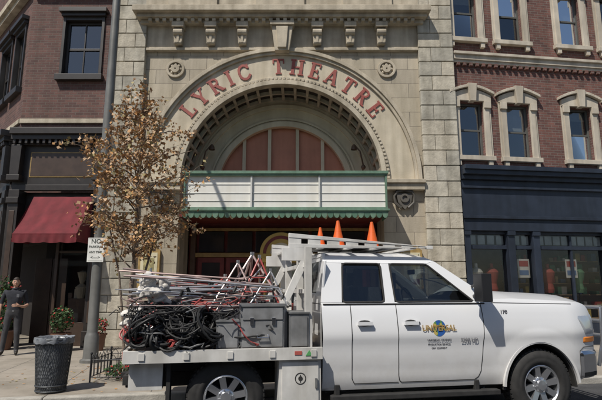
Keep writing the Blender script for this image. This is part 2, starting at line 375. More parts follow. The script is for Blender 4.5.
GL = {
 'L': (.62, [([(.17, 0), (.17, 1)], .19), ([(0, .04), (.6, .04)], .08), ([(0, .96), (.35, .96)], .08), ([(.57, 0), (.57, .3)], .08)]),
 'Y': (.80, [([(.12, .97), (.40, .46)], .18), ([(.69, .97), (.42, .46)], .11), ([(.40, .5), (.40, 0)], .19), ([(.22, .04), (.60, .04)], .08), ([(0, .96), (.28, .96)], .08), ([(.55, .96), (.82, .96)], .08)]),
 'R': (.78, [([(.17, 0), (.17, 1)], .19), ([(0, .04), (.35, .04)], .08), ([(0, .96), (.2, .96)], .08), ([(.2, .95), (.42, .94), (.54, .87), (.58, .74), (.53, .60), (.4, .53), (.2, .51)], .12), ([(.36, .52), (.64, .04)], .18), ([(.58, .04), (.8, .04)], .08)]),
 'I': (.36, [([(.18, 0), (.18, 1)], .19), ([(0, .04), (.36, .04)], .08), ([(0, .96), (.36, .96)], .08)]),
 'C': (.80, [([(.70, .74), (.6, .9), (.44, .96), (.26, .9), (.14, .74), (.1, .5), (.14, .26), (.26, .1), (.44, .04), (.6, .1), (.73, .26)], .15), ([(.72, .68), (.72, .98)], .08)]),
 'T': (.72, [([(.36, 0), (.36, 1)], .19), ([(.18, .04), (.54, .04)], .08), ([(.02, .95), (.70, .95)], .09), ([(.04, .97), (.04, .70)], .08), ([(.68, .97), (.68, .70)], .08)]),
 'H': (.84, [([(.17, 0), (.17, 1)], .19), ([(.67, 0), (.67, 1)], .19), ([(.17, .5), (.67, .5)], .09), ([(0, .04), (.34, .04)], .08), ([(0, .96), (.34, .96)], .08), ([(.5, .04), (.84, .04)], .08), ([(.5, .96), (.84, .96)], .08)]),
 'E': (.66, [([(.17, 0), (.17, 1)], .19), ([(0, .04), (.62, .04)], .09), ([(0, .96), (.60, .96)], .09), ([(.17, .5), (.48, .5)], .09), ([(.60, 0), (.60, .27)], .08), ([(.58, 1), (.58, .75)], .08), ([(.47, .38), (.47, .62)], .07)]),
 'A': (.82, [([(.12, .02), (.40, 1)], .10), ([(.40, 1), (.69, .02)], .19), ([(.22, .34), (.6, .34)], .08), ([(0, .04), (.26, .04)], .08), ([(.53, .04), (.84, .04)], .08)]),
}
w = MB(); LH = .46; RB = 3.05
def stroke(w, pts, t, fn, y0, y1):
    for (x0, z0), (x1, z1) in zip(pts[:-1], pts[1:]):
        dx, dz = x1-x0, z1-z0; l = sqrt(dx*dx+dz*dz); nx, nz = -dz/l*t/2, dx/l*t/2
        e = .02 if len(pts) > 2 else 0; ex, ez = dx/l*e, dz/l*e
        q = [(x0+nx-ex, z0+nz-ez), (x0-nx-ex, z0-nz-ez), (x1-nx+ex, z1-nz+ez), (x1+nx+ex, z1+nz+ez)]
        q = [fn(a, b) for a, b in q]
        w.hexa([(a, y0, b) for a, b in q]+[(a, y1, b) for a, b in q])
        y0 -= .0007
seq = 'LYRIC THEATRE'
tot = sum(GL[c][0]*LH if c != ' ' else .30 for c in seq); arc = radians(110)*(RB+.22); gap = (arc-tot)/(len(seq)-1)
pos = -arc/2
for c in seq:
    if c == ' ': pos += .30+gap; continue
    wd, st = GL[c]; ang = (pos+wd*LH/2)/(RB+.22); ca, sa = cos(ang), sin(ang)
    def fn(a, b, wd=wd, ca=ca, sa=sa):
        lx = (a-wd/2)*LH; lz = RB+b*LH
        return (CX+lx*ca+lz*sa, CZ-lx*sa+lz*ca)
    for k, (pts, t) in enumerate(st): stroke(w, pts, t, fn, YF-.055-.0013*k, YF-.028)
    pos += wd*LH+gap
w.obj('lyric_lettering', LETTER, T)
w = MB(); RT = 1.98
arch_wall(w, CX-RO-.1, CX+RO+.1, CZ-.6, CZ+RO+.15, YB, CX, CZ, RT)
w.ring(CX, CZ, RT-.002, RT+.02, YB+.001, YB+.25)
w.ring(CX, CZ, RT-.06, RT+.10, YB-.10, YB+.1); w.ring(CX, CZ, RT+.16, RT+.22, YB-.05, YB+.1); w.ring(CX, CZ, RO-.25, RO-.12, YB-.07, YB+.1)
for dx in (-1.18, -.42, .42, 1.18):
    h = sqrt(RT**2-dx**2); w.box(CX+dx-.05, CX+dx+.05, YB+.02, YB+.12, CZ-.6, CZ+h)
w.obj('arch_rear_wall', CREAM, T, bevel=.006)
w = MB(); w.ring(CX, CZ, .001, RT-.03, YB+.14, YB+.2, mi=0); w.box(CX-RT+.03, CX+RT-.03, YB+.14, YB+.2, CZ-.6, CZ-.001)
w.obj('tympanum_panels', PINK, T)
w = MB()
for sx in (-1, 1):
    x0 = CX+sx*2.35
    w.tube([(x0, YB-.02, 4.7), (x0, YB-.35, 5.0), (x0-sx*.1, YB-.45, 5.4), (x0-sx*.25, YB-.4, 5.6)], .022, 8)
    w.ball((x0, YB-.35, 4.95), .07); w.lathe([(.03, 0), (.07, -.06), (.09, -.16)], (x0-sx*.27, YB-.4, 5.62), n=14)
w.obj('arch_lamps', BROWNW, T, smooth=50)
w = MB()
w.box(CX-RO, CX+RO, YB+.1, YB+.2, 0, CZ-.6, 0)
w.box(CX-RO, CX+RO, YF, YB+.1, 3.35, 3.45, 0)
for i in range(6):
    xa = CX-2.45+i*.82
    w.box(xa, xa+.76, YB-.02, YB+.09, .02, 2.35, 1)
    w.box(xa+.12, xa+.64, YB-.03, YB-.021, .9, 2.2, 2); w.box(xa+.12, xa+.64, YB-.035, YB-.021, .15, .75, 3)
    w.cyl((xa+.08, YB-.07, .9), (xa+.08, YB-.07, 1.3), .014, mi=4)
    w.box(xa+.02, xa+.74, YB+.0, YB+.09, 2.5, 3.1, 2)
w.box(CX-2.6, CX+2.6, YB-.06, YB+.1, 2.36, 2.48, 5)
w.box(CX-2.6, CX+2.6, YB-.04, YB+.1, 3.12, 3.2, 5)
for xx in (CX-2.66, CX+2.52): w.box(xx, xx+.14, YB-.1, YB+.1, 0, 3.3, 3)
w.obj('entrance_doors', [MAROON, MAROON, mat('door_glass_dark', (.03, .03, .035), .1), BROWNW, GOLD, GOLDP], T, bevel=.006)
w = MB(); bx, by = CX+.02, 12.75
w.lathe([(.62, 0), (.62, 1.0), (.66, 1.02), (.66, 1.08), (.6, 1.1)], (bx, by+.5, 0), n=8, mi=0)
for a in range(8):
    t = a*pi/4; w.cyl((bx+.6*cos(t), by+.5+.6*sin(t), 1.08), (bx+.6*cos(t), by+.5+.6*sin(t), 2.15), .03, mi=1)
w.lathe([(.57, 1.1), (.57, 2.12)], (bx, by+.5, 0), n=8, mi=2)
w.lathe([(.1, 2.5), (.55, 2.42), (.7, 2.28), (.7, 2.14), (.6, 2.12)], (bx, by+.5, 0), n=8, mi=1)
w.ring(bx, 2.34, .46, .54, by-.24, by-.12, 0, pi, 24, 1); w.ring(bx, 2.34, .38, .46, by-.23, by-.13, 0, pi, 24, 3)
w.ring(bx, 2.34, .28, .38, by-.22, by-.14, 0, pi, 24, 1); w.ring(bx, 2.34, .01, .28, by-.21, by-.15, 0, pi, 24, 4)
w.box(bx-.55, bx+.55, by-.24, by-.12, 2.24, 2.338, 1)
w.obj('ticket_booth', [MAROON, GOLD, SHOPGLASS, MAROON, CREAM], None, bevel=.004)
for px_, pz, pw, ph in ((-3.98, 1.45, .56, 1.0), (2.9, 1.45, .56, 1.0)):
    w = MB(); w.box(px_-pw/2, px_+pw/2, YF-.10, YF-.003, pz, pz+ph, 0); w.box(px_-pw/2+.06, px_+pw/2-.06, YF-.108, YF-.101, pz+.06, pz+ph-.06, 1)
    w.box(px_-.14, px_+.14, YF-.112, YF-.1085, pz+.35, pz+ph-.2, 2); w.box(px_-.18, px_+.18, YF-.112, YF-.1085, pz+.12, pz+.26, 3)
    w.prism([(px_-pw/2, pz+ph), (px_+pw/2, pz+ph), (px_+.1, pz+ph+.14), (px_-.1, pz+ph+.14)], YF-.1, YF-.003, 0)
    w.obj('poster_case', [GOLDP, mat('poster_paper', (.55, .50, .34), .6), mat('poster_art', (.30, .26, .12), .6, amt=.6, ns=12), MAROON], None, bevel=.005)

# marquee
Q = group('marquee_canopy')
w = MB(); MY = 11.95; MX0, MX1 = -2.93, 2.15; MZ0, MZ1 = 3.18, 4.32
w.box(MX0+.05, MX1-.05, MY+.06, YF-.16, MZ0+.22, MZ1-.08, 1)
w.box(MX0, MX1, MY-.03, YF-.17, MZ1-.08, MZ1+.0, 0); w.box(MX0-.03, MX1+.03, MY-.06, YF-.18, MZ1-.035, MZ1+.035, 0)
w.box(MX0, MX1, MY-.03, YF-.17, MZ0+.13, MZ0+.26, 0); w.box(MX0-.04, MX1+.04, MY-.07, YF-.18, MZ0+.17, MZ0+.215, 0)
for i in range(4):
    x = MX0+(MX1-MX0)*i/3; x = min(max(x, MX0+.03), MX1-.03)
    w.box(x-.022, x+.022, MY-.005 if 0 < i < 3 else MY-.02, MY+.08, MZ0+.26, MZ1-.08, 0 if i in (0, 3) else 2)
for zz in (3.60, 3.80, 4.02): w.box(MX0+.05, MX1-.05, MY+.045, MY+.062, zz, zz+.018, 2)
ns = 34; dx = (MX1-MX0)/ns
for i in range(ns):
    c = MX0+dx*(i+.5); pts = [(c+dx*.49*cos(a), MZ0+.13-abs(sin(a))*.12-.0) for a in [pi*k/8 for k in range(9)]]
    w.prism([(c-dx*.49, MZ0+.129), *reversed([(p[0], p[1]-.02) for p in pts]), (c+dx*.49, MZ0+.129)], MY-.03, MY-.012, 0 if i % 2 else 3)
for xs_ in (MX0+.003, MX1-.02):
    for i in range(7):
        y0 = MY+.0+i*.12; w.box(xs_, xs_+.015, y0, y0+.11, MZ0+.02, MZ0+.128, 0 if i % 2 else 3)
for i in range(12):
    for j in range(4):
        w.ball((MX0+.3+i*.41, MY+.2+j*.2, MZ0+.11), .035, 4, 8, 5)
w.obj('marquee_box', [GREEN, BOARD, TRACK, mat('green_trim_dark', (.075, .15, .10), .5), CREAM], Q, bevel=.003)

# ------------------------------------------------------------ sash window helper
def sash(w, x0, x1, z0, z1, y, mf=0, mg=1, mi=2, mb=3, rail=True, blind=.0, mull=0, t=.05):
    w.box(x0, x0+t, y, y+.07, z0, z1, mf); w.box(x1-t, x1, y, y+.07, z0, z1, mf)
    w.box(x0+t, x1-t, y, y+.07, z0, z0+t, mf); w.box(x0+t, x1-t, y, y+.07, z1-t, z1, mf)
    if rail: w.box(x0+t, x1-t, y+.005, y+.065, (z0+z1)/2-t/2, (z0+z1)/2+t/2, mf)
    for k in range(mull):
        xm = x0+(x1-x0)*(k+1)/(mull+1); w.box(xm-.018, xm+.018, y+.01, y+.06, z0+t, z1-t, mf)
    ty = R.uniform(-.006, .006); zm = (z0+z1)/2
    w.add([(x0+t, y+.035, z0+t), (x1-t, y+.035, z0+t), (x1-t, y+.035+ty, zm), (x0+t, y+.035+ty, zm)], [(0, 1, 2, 3)], mg)
    w.add([(x0+t, y+.042, zm), (x1-t, y+.042, zm), (x1-t, y+.042-ty, z1-t), (x0+t, y+.042-ty, z1-t)], [(0, 1, 2, 3)], mg)
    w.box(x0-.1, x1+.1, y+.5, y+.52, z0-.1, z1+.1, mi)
    if blind > 0: w.box(x0, x1, y+.12, y+.13, z1-(z1-z0)*blind, z1, mb)

# ------------------------------------------------------------ right brick building
BR = group('brick_building', (XR+.03, 13.02, 0), radians(8))
cs = [.47, 1.87, 3.80, 5.2, 7.1, 8.5, 10.4, 11.8]
ops = []
for c in cs:
    ops += [(c-.36, c+.36, 5.05, 6.62), (c-.36, c+.36, 8.55, 10.3)]
w = MB(); w.wall(0, 13.5, 4.6, 12.0, 0, .22, ops); w.box(0, 13.5, .23+.4, 8, 4.6, 12.0)
w.add([(13.5, 0, 0), (13.5, 8, 0), (13.5, 8, 12), (13.5, 0, 12)], [(0, 1, 2, 3)])
w.add([(0, 0, 12), (13.5, 0, 12), (13.5, 8, 12), (0, 8, 12)], [(0, 1, 2, 3)])
w.obj('brick_walls', RBRICK, BR)
w = MB()
for i, c in enumerate(cs):
    for (z0, z1) in ((5.05, 6.62), (8.55, 10.3)):
        sash(w, c-.36, c+.36, z0, z1, .12, 0, 1, 2, 3, blind=[.3, 0, .45, .2][(i+int(z0)) % 4])
w.obj('sash_windows', [mat('sash_frame', (.10, .10, .09), .5), GLASS, INTER, BLIND], BR)
w = MB()
for c in cs:
    for (z0, z1) in ((5.05, 6.62), (8.55, 10.3)):
        for s in (-1, 1):
            xa, xb = sorted((c+s*.362, c+s*.52)); w.box(xa, xb, -.07, .1, z0, z1+.02)
            xa, xb = sorted((c+s*.50, c+s*.58)); w.box(xa, xb, -.04, .0, z0+.0, z1+.02)
            xa, xb = sorted((c+s*.36, c+s*.56)); w.box(xa, xb, -.12, -.06, z1-.18, z1+.015)
        w.box(c-.60, c+.60, -.13, .1, z0-.13, z0-.003)
        w.box(c-.52, c-.4, -.10, .0, z0-.28, z0-.131); w.box(c+.4, c+.52, -.10, .0, z0-.28, z0-.131)
        n = 12; pts = [(c-.58+1.16*k/n, z1+.20+.17*sin(pi*k/n)) for k in range(n+1)]
        w.prism([(c-.58, z1+.02), (c+.58, z1+.02)]+pts[::-1], -.09, .0)
        pts2 = [(c-.66+1.32*k/n, z1+.20+.2*sin(pi*k/n)) for k in range(n+1)]
        for a, b in zip(pts2[:-1], pts2[1:]):
            w.prism([a, b, (b[0], b[1]+.08), (a[0], a[1]+.08)], -.17, .0)
        w.prism([(c-.08, z1-.02), (c+.08, z1-.02), (c+.13, z1+.5), (c-.13, z1+.5)], -.20, .0)
w.box(0, 13.5, -.12, .0, 7.86, 8.0); w.box(0, 13.5, -.18, .0, 8.0, 8.08); w.box(0, 13.5, -.08, .0, 7.78, 7.86)
w.box(0, 13.6, -.25, .0, 11.6, 12.05)
w.obj('stone_trim', mat('trim_stone_pale', (.54, .48, .39), .75, amt=.12, ns=3, bump=.1, bs=30, streak=.3), BR, bevel=.008)
w = MB(); k = .1
while k < 13.4: w.box(k, k+.09, -.1, 0.0, 7.69, 7.778); k += .19
w.obj('dentil_course', RBRICK, BR)
w = MB()
w.box(0, 13.5, -.40, .0, 4.60, 4.72); w.box(0, 13.5, -.34, .0, 4.48, 4.60); w.box(0, 13.5, -.22, .0, 4.36, 4.48)
w.box(0, 13.5, -.12, .3, 3.2, 4.36); w.box(0, 13.5, -.2, .0, 3.30, 3.38); w.box(0, 13.5, -.2, .0, 4.12, 4.18)
w.box(0, 13.5, -.16, .3, 2.98, 3.2)
bays = [(0.0, .16), (1.22, 1.42), (1.95, 2.14), (4.1, 4.3), (6.3, 6.5), (8.4, 8.6), (10.5, 10.7), (13.3, 13.5)]
for a, b in bays:
    w.box(a, b, -.14, .25, 0, 2.98); w.box(a-.01, b+.01, -.18, .1, 2.86, 2.97); w.box(a-.01, b+.01, -.17, .1, 0, .3)
for (a, b), (c, d) in zip(bays[:-1], bays[1:]):
    if a != 0.0: w.box(b, c, -.06, .15, 0, .55)
    w.box(b, c, -.05, .1, 2.50, 2.60); w.box(b, c, -.04, .1, 2.9, 2.98); w.box(b, c, -.05, .1, .551, .63)
    nn = max(1, round((c-b)/.95))
    for k in range(1, nn): x = b+(c-b)*k/nn; w.box(x-.03, x+.03, -.03, .08, .63, 2.9)
w.obj('storefront_frame', NAVY, BR, bevel=.006)
w = MB()
w.add([(0.05, .03, .1), (13.4, .03, .1), (13.4, .03, 2.97), (0.05, .03, 2.97)], [(0, 1, 2, 3)], 0)
w.box(.02, 13.4, 1.9, 1.95, 0, 3.2, 9); w.box(0.02, 13.4, .3, 1.9, -.01, .01, 1); w.box(0.02, 13.4, .3, 1.9, 3.15, 3.2, 1)
w.box(.2, 13.3, .1, .75, .60, .66, 3)
for sh in range(9):      # display shelving with goods close behind the glass
    x0 = 1.5+sh*1.35
    for zz in (1.0, 1.3, 1.62, 1.94, 2.24):
        w.box(x0, x0+1.15, .55, .85, zz-.02, zz, 3)
        x = x0+.03
        while x < x0+1.05:
            q = R.uniform(.06, .17); w.box(x, x+q, .57+R.uniform(0, .08), .83, zz+.001, zz+R.uniform(.08, .24), R.choice((2, 3, 4, 6, 7, 8))); x += q+R.uniform(.02, .09)
for k in range(34):
    x = R.uniform(1.5, 13); q = R.uniform(.05, .14); z = R.uniform(.15, .5)
    if R.random() < .5: w.cyl((x, .3, .661), (x, .3, .66+z), q*.8, q*.5, 12, R.choice((2, 4, 6, 7, 8)))
    else: w.box(x, x+q*2, .2, .2+q, .661, .66+z, R.choice((2, 3, 4, 6, 7, 8)))
for xm, cm in ((2.6, 2), (3.5, 7), (5.2, 8), (7.2, 4), (.5, 6), (.95, 2)):   # dressed display forms
    hh = .35
    w.lathe([(.02, .66), (.02, 1.05+hh)], (xm, .33, 0), n=10, mi=1)
    w.lathe([(.12, 1.0+hh), (.14, 1.1+hh), (.11, 1.25+hh), (.16, 1.45+hh), (.18, 1.55+hh), (.12, 1.64+hh), (.045, 1.68+hh), (.045, 1.78+hh), (.01, 1.8+hh)], (xm, .33, 0), n=18, mi=cm)
for xm, cm in ((2.95, 6), (4.6, 8), (5.8, 6), (1.55, 6)):   # window posters
    w.box(xm, xm+.34, .045, .05, 1.75, 2.25, cm); w.box(xm+.04, xm+.30, .040, .0445, 2.05, 2.2, 2); w.box(xm+.04, xm+.30, .040, .0445, 1.82, 1.95, 4)
for (a, b), (c, d) in zip(bays[:-1], bays[1:]):
    nn = max(1, round((c-b)/.25))
    for k in range(nn):
        x = b+(c-b)*(k+.5)/nn; w.box(x-.1, x+.1, .05, .06, 2.63, 2.87, 5)
w.obj('storefront_interior', [SHOPGLASS, INTER, mat('goods_red', (.40, .08, .06), .7), mat('goods_tan', (.45, .32, .19), .7), mat('goods_blue', (.14, .22, .38), .7), mat('transom_glass', (.42, .44, .42), .3, amt=.3, ns=3),
      mat('goods_white', (.7, .67, .6), .7), mat('goods_green', (.14, .28, .15), .7), mat('goods_yellow', (.55, .42, .12), .7), mat('shop_back_wall', (.38, .30, .21), .9)], BR)

# ------------------------------------------------------------ left corner building
BL = group('corner_shop_building')
for part, L0, loc, rz, wins, door in (
    ('front', 2.54, (-7.80, 13.02, 0), 0., [(.95, 2.15, 7.27, 9.28)], True),
    ('chamfer', 5.0, (-7.80-5*.7071, 13.02+5*.7071, 0), radians(-45), [(2.2, 3.4, 7.0, 9.2), (3.7, 4.72, 7.0, 9.2)], False)):
    w = MB(); w.wall(0, L0, 5.6, 12.2, 0, .25, wins); w.box(0, L0, .8, .9, 5.6, 12.2)
    w.obj('brick_wall_'+part, LBRICK, BL, loc=loc, rotz=rz)
    w = MB()
    for (a, b, c, d) in wins:
        sash(w, a+.08, b-.08, c+.12, d-.2, .1, 0, 1, 2, 3, mull=1, t=.07, blind=0)
        w.box(a, a+.08, -.05, .2, c, d, 0); w.box(b-.08, b, -.05, .2, c, d, 0); w.box(a-.06, b+.06, -.16, .2, c-.05, c+.12, 0); w.box(a-.0, b+.0, -.04, .2, d-.2, d, 0)
        w.box(a-.08, b+.08, -.2, .0, d, d+.12, 0); w.box(a-.03, b+.03, -.12, .0, d-.1, d-.002, 0)
    w.obj('windows_'+part, [DARKW, GLASS, INTER, BLIND], BL, bevel=.005, loc=loc, rotz=rz)
    w = MB()
    w.box(0, L0, -.3, .0, 10.1, 10.3); w.box(0, L0, -.2, .0, 9.95, 10.1)
    w.box(0, L0, -.06, .0, 5.62+.35, 6.1)
    w.obj('stone_course_'+part, STONE_P, BL, bevel=.01, loc=loc, rotz=rz)
    w = MB()
    w.box(-.0, L0+.02, -.45, .0, 5.55, 5.72, 0); w.box(0, L0+.01, -.36, .0, 5.42, 5.55, 0); w.box(0, L0, -.22, .0, 5.3, 5.42, 0)
    w.box(0, L0, -.1, .25, 4.15, 5.3, 0); w.box(0, L0, -.18, .0, 4.05, 4.2, 0)
    k = .05
    while k < L0-.1: w.box(k, k+.07, -.34, -.21, 5.31, 5.415, 0); k += .16
    w.box(.45, L0-.35, -.115, -.099, 4.42, 5.12, 6); w.box(.48, L0-.38, -.125, -.114, 4.45, 5.09, 2)
    for xc in ([.0, L0-.28] if door else [0., 1.6, 3.2, L0-.28]):
        w.box(xc, xc+.28, -.2, .25, 0, 4.06, 0); w.box(xc-.02, xc+.3, -.24, .1, 0, .4, 0); w.box(xc-.02, xc+.3, -.26, .1, 3.7, 3.85, 0)
        w.box(xc+.07, xc+.21, -.212, -.2, .6, 3.5, 2)
        w.box(xc-.03, xc+.31, -.34, .0, 4.3, 4.45, 0); w.prism([(xc+.02, 4.46), (xc+.26, 4.46), (xc+.28, 5.28), (xc, 5.28)], -.3, -.09, 0)
    w.box(.28, L0-.28, .15, .3, 2.9, 4.05, 0)
    w.box(.28, L0-.28, 1.5, 1.55, 0, 3.2, 3); w.box(.28, L0-.28, .2, 1.5, 2.85, 2.9, 3)
    if door:
        w.box(1.25, L0-.28, .12, .2, 0, .6, 2); w.box(1.25, 1.33, .1, .22, 0, 2.9, 2); w.box(1.33, L0-.28, .12, .2, 2.4, 2.46, 2)
        w.add([(1.33, .15, .6), (L0-.28, .15, .6), (L0-.28, .15, 2.9), (1.33, .15, 2.9)], [(0, 1, 2, 3)], 4)
        w.box(.32, .78, .9, .96, 0, 2.3, 2); w.box(.8, 1.22, .9, .96, 0, 2.3, 2)
        w.box(1.5, 2.1, .5, .9, .6, 1.2, 5); w.lathe([(.1, 1.2), (.16, 1.5), (.05, 1.6), (.14, 1.9), (.01, 1.95)], (1.8, .6, 0), n=14, mi=7)
        for k in range(5): w.box(1.4+.16*k, 1.5+.16*k, .7, .8, 1.2, 1.35+.1*(k % 3), 7 if k % 2 else 5)
    else:
        w.box(.28, L0-.28, .05, .15, 0, .6, 2); w.add([(.28, .1, .6), (L0-.28, .1, .6), (L0-.28, .1, 2.9), (.28, .1, 2.9)], [(0, 1, 2, 3)], 4)
    w.obj('shopfront_'+part, [DARKW, GOLD, mat('panel_brown', (.055, .035, .025), .4, amt=.25), INTER, SHOPGLASS, BROWNW, GOLDP, mat('display_cream', (.45, .38, .28), .7)], BL, bevel=.006, loc=loc, rotz=rz)
w = MB(); w.box(-16, -9, 19, 26, 0, 12); w.obj('rear_wing', LBRICK, BL)
w = MB(); ax0, ax1 = -7.1, -5.52; ay0, ay1 = 12.8, 12.0
NXA, NZA = 26, 10; vs = []
for i in range(NXA+1):
    x = ax0+(ax1-ax0)*i/NXA
    for j in range(NZA+1):
        t = j/NZA; sag = .05*sin(pi*t)+.02*sin(i*1.15)*sin(pi*t)+.012*noise.noise(Vector((x*4, t*3, 0)))
        vs.append((x, ay0+(ay1-ay0)*t+sag*.4, 3.86-1.08*t-sag*.6))
w.add(vs, [(i*(NZA+1)+j, i*(NZA+1)+j+1, (i+1)*(NZA+1)+j+1, (i+1)*(NZA+1)+j) for i in range(NXA) for j in range(NZA)])
vs = []
for i in range(NXA*2+1):
    x = ax0+(ax1-ax0)*i/NXA/2
    for j in range(4): vs.append((x, ay1-.003+.014*sin(i*.9)*(j/3), 2.778-.065*j-(.02*abs(sin(i*.24)) if j == 3 else 0)))
w.add(vs, [(i*4+j, i*4+j+1, (i+1)*4+j+1, (i+1)*4+j) for i in range(NXA*2) for j in range(3)])
for x in (ax0, ax1):
    w.add([(x, ay0, 3.86), (x, ay1, 2.78), (x, ay1, 2.6), (x, ay0, 2.6)], [(0, 1, 2), (0, 2, 3)])
    w.cyl((x, ay0, 2.66), (x, ay1, 2.66), .015)
w.cyl((ax0, ay1+.01, 2.79), (ax1, ay1+.01, 2.79), .018)
w.obj('shop_awning', AWN, smooth=50)

# buildings across the street (seen only in reflections and side views)
OB = group('brick_building.001', (-22, -12, 0))
w = MB(); ops = [(1+i*2.6, 2.3+i*2.6, z, z+1.7) for i in range(16) for z in (4.2,)]
w.wall(0, 44, 0, 7.5, 0, -.2, ops)
w.obj('brick_walls', RBRICK, OB)
w = MB()
for a, b, c, d in ops: w.box(a, b, -.2, -.15, c, d, 0); w.box(a-.1, b+.1, 0.0, .12, c-.15, c, 1)
for i in range(10): w.box(.8+i*4.3, 4.2+i*4.3, .004, .05, .4, 3.0, 0)
w.box(0, 44, 0.003, .4, 7.2, 7.6, 1); w.box(0, 44, 0.003, .3, 3.2, 3.6, 1)
w.obj('windows_and_trim', [mat('opp_glass', (.05, .06, .07), .1), CREAM], OB)

# ------------------------------------------------------------ truck
TR = group('utility_truck', (-.98, 6.45, -.10), radians(10.7))
ZF = lambda z: .85+(z-.85)*1.085
def lerp_tab(t, x):
    if x <= t[0][0]: return t[0][1]
    for (a, b), (c, d) in zip(t[:-1], t[1:]):
        if x <= c: return b+(d-b)*(x-a)/(c-a)
    return t[-1][1]
WZ = [(.45, .915), (.52, .94), (.58, .953), (.62, .956), (.66, .958), (.72, .966), (.80, .972), (.88, .975), (.94, .982), (.98, .992), (1.02, .994), (1.08, .986), (1.16, .972), (1.24, .955), (1.30, .938), (1.34, .92), (1.42, .88)]
WH, RWA = 3.77, .50; ZC = .41
def px(x): return 1 - (.15*((x-4.2)/.45)**2 if x > 4.2 else 0)
def yside(x, z):
    y = lerp_tab(WZ, z)
    d = sqrt((x-WH)**2+(z-ZC)**2)
    if d < .66: y += .018*(1-max(0, (d-.50))/.16)
    return y*px(x)
def ztop(x): return lerp_tab([(2.75, 1.335), (3.2, 1.385), (3.5, 1.39), (4.2, 1.36), (4.45, 1.34), (4.55, 1.31), (4.61, 1.25), (4.65, 1.15)], x)
def zbot(x):
    b = lerp_tab([(4.3, .47), (4.65, .56)], x)
    if abs(x-WH) < RWA: b = max(b, ZC+sqrt(RWA**2-(x-WH)**2))
    return b
xs = [1.06+(3.2-1.06)*i/20 for i in range(21)]+[3.23, 3.25]+[WH-RWA*cos(pi*i/24) for i in range(25)]+[4.29, 4.32, 4.36, 4.42, 4.47, 4.52, 4.56, 4.6, 4.63, 4.65]
xs = sorted(set(round(x, 4) for x in xs))
NZ, NY = 26, 12
w = MB(); cols = []
for x in xs:
    zb, zt = zbot(x), ztop(x); p = []
    for j in range(NZ+1):
        z = zb+(zt-zb)*j/NZ; p.append((x, -yside(x, z), z))
    W = yside(x, zt)
    for k in range(1, NY):
        q = -1+2*k/NY; p.append((x+.05*(1-q*q)*(1 if x > 4.3 else 0), q*W, zt+.075*(1-abs(q)**3)+.012*(1 if abs(q) < .55 else 0)))
    for j in range(NZ, -1, -1):
        z = zb+(zt-zb)*j/NZ; p.append((x, yside(x, z), z))
    cols.append(p)
P = len(cols[0]); vs = [q for c in cols for q in c]; fs = []
for i in range(len(xs)-1):
    for j in range(P-1):
        if NZ <= j < NZ+NY and xs[i] < 3.19: continue
        fs.append((i*P+j, i*P+j+1, (i+1)*P+j+1, (i+1)*P+j))
fs.append(tuple(range((len(xs)-1)*P, len(xs)*P)))
fs.append((0, NZ, NZ+NY, P-1))
w.add(vs, fs)
w.obj('cab_lower_body', WHITE, TR, smooth=28, zf=ZF)
def yg(z): return .925-(z-1.33)*.35 if z < 1.77 else .771-(z-1.77)*.7
w = MB()
def gp(pts, th=.05, mi=0):
    for s in (-1, 1):
        n = len(pts); a = [(x, s*yg(z), z) for x, z in pts]; b = [(x, s*(yg(z)-th), z) for x, z in pts]
        w.add(a+b, [tuple(range(n)), tuple(range(2*n-1, n-1, -1))]+[(i, n+i, n+(i+1) % n, (i+1) % n) for i in range(n)], mi)
gp([(1.06, 1.325), (3.20, 1.33), (3.2, 1.385), (2.96, 1.36), (1.06, 1.35)])
gp([(1.06, 1.35), (1.31, 1.35), (1.35, 1.78), (1.11, 1.78)])
gp([(1.83, 1.35), (1.955, 1.35), (1.945, 1.78), (1.84, 1.78)])
gp([(2.98, 1.36), (3.22, 1.385), (2.56, 1.81), (2.44, 1.78)])
gp([(1.11, 1.78), (2.44, 1.78), (2.56, 1.81), (2.44, 1.86), (1.15, 1.86)])
nx, ny = 16, 14; vs = []
for i in range(nx+1):
    x = 1.11+(2.52-1.11)*i/nx
    e = min(1, (x-1.11)/.16); e = sqrt(max(0, 1-(1-e)**2)); f = min(1, max(0, (2.52-x)/.3)); f = .55+.45*sqrt(max(0, 1-(1-f)**2))
    for j in range(ny+1):
        q = -1+2*j/ny; W = .712
        vs.append((x-(.10*q*q if i == nx else .10*q*q*(i/nx)**3), q*W, 1.852+.085*(1-abs(q)**3)*e*f))
w.add(vs, [(i*(ny+1)+j, i*(ny+1)+j+1, (i+1)*(ny+1)+j+1, (i+1)*(ny+1)+j) for i in range(nx) for j in range(ny)])
def rp(y0, y1, z0, z1):
    x = lambda z: 1.062+max(0, z-1.37)*.12
    w.hexa([(x(z0), y0, z0), (x(z0), y1, z0), (x(z1), y1, z1), (x(z1), y0, z1), (x(z0)+.03, y0, z0), (x(z0)+.03, y1, z0), (x(z1)+.03, y1, z1), (x(z1)+.03, y0, z1)])
rp(-.86, -.58, 1.34, 1.80); rp(.58, .86, 1.34, 1.80); rp(-.58, .58, 1.34, 1.45); rp(-.74, .74, 1.80, 1.89)
w.obj('cab_greenhouse', WHITE, TR, smooth=35, bevel=.006, zf=ZF)
w = MB()
for s in (-1, 1):
    for pts in ([(1.30, 1.34), (1.84, 1.34), (1.85, 1.79), (1.34, 1.79)], [(1.945, 1.34), (3.0, 1.34), (2.44, 1.79), (1.935, 1.79)]):
        w.add([(x, s*(yg(z)-.02), z) for x, z in pts], [(0, 1, 2, 3)])
vs = []
for i in range(5):
    t = i/4
    for j in range(11):
        q = -1+2*j/10
        vs.append(((2.50-.10*q*q)*(1-t)+(3.36-.2*q*q)*t, q*(.70*(1-t)+.87*t), (1.845+.055*(1-q*q))*(1-t)+(1.385+.06*(1-q*q))*t))
w.add(vs, [(i*11+j, i*11+j+1, (i+1)*11+j+1, (i+1)*11+j) for i in range(4) for j in range(10)])
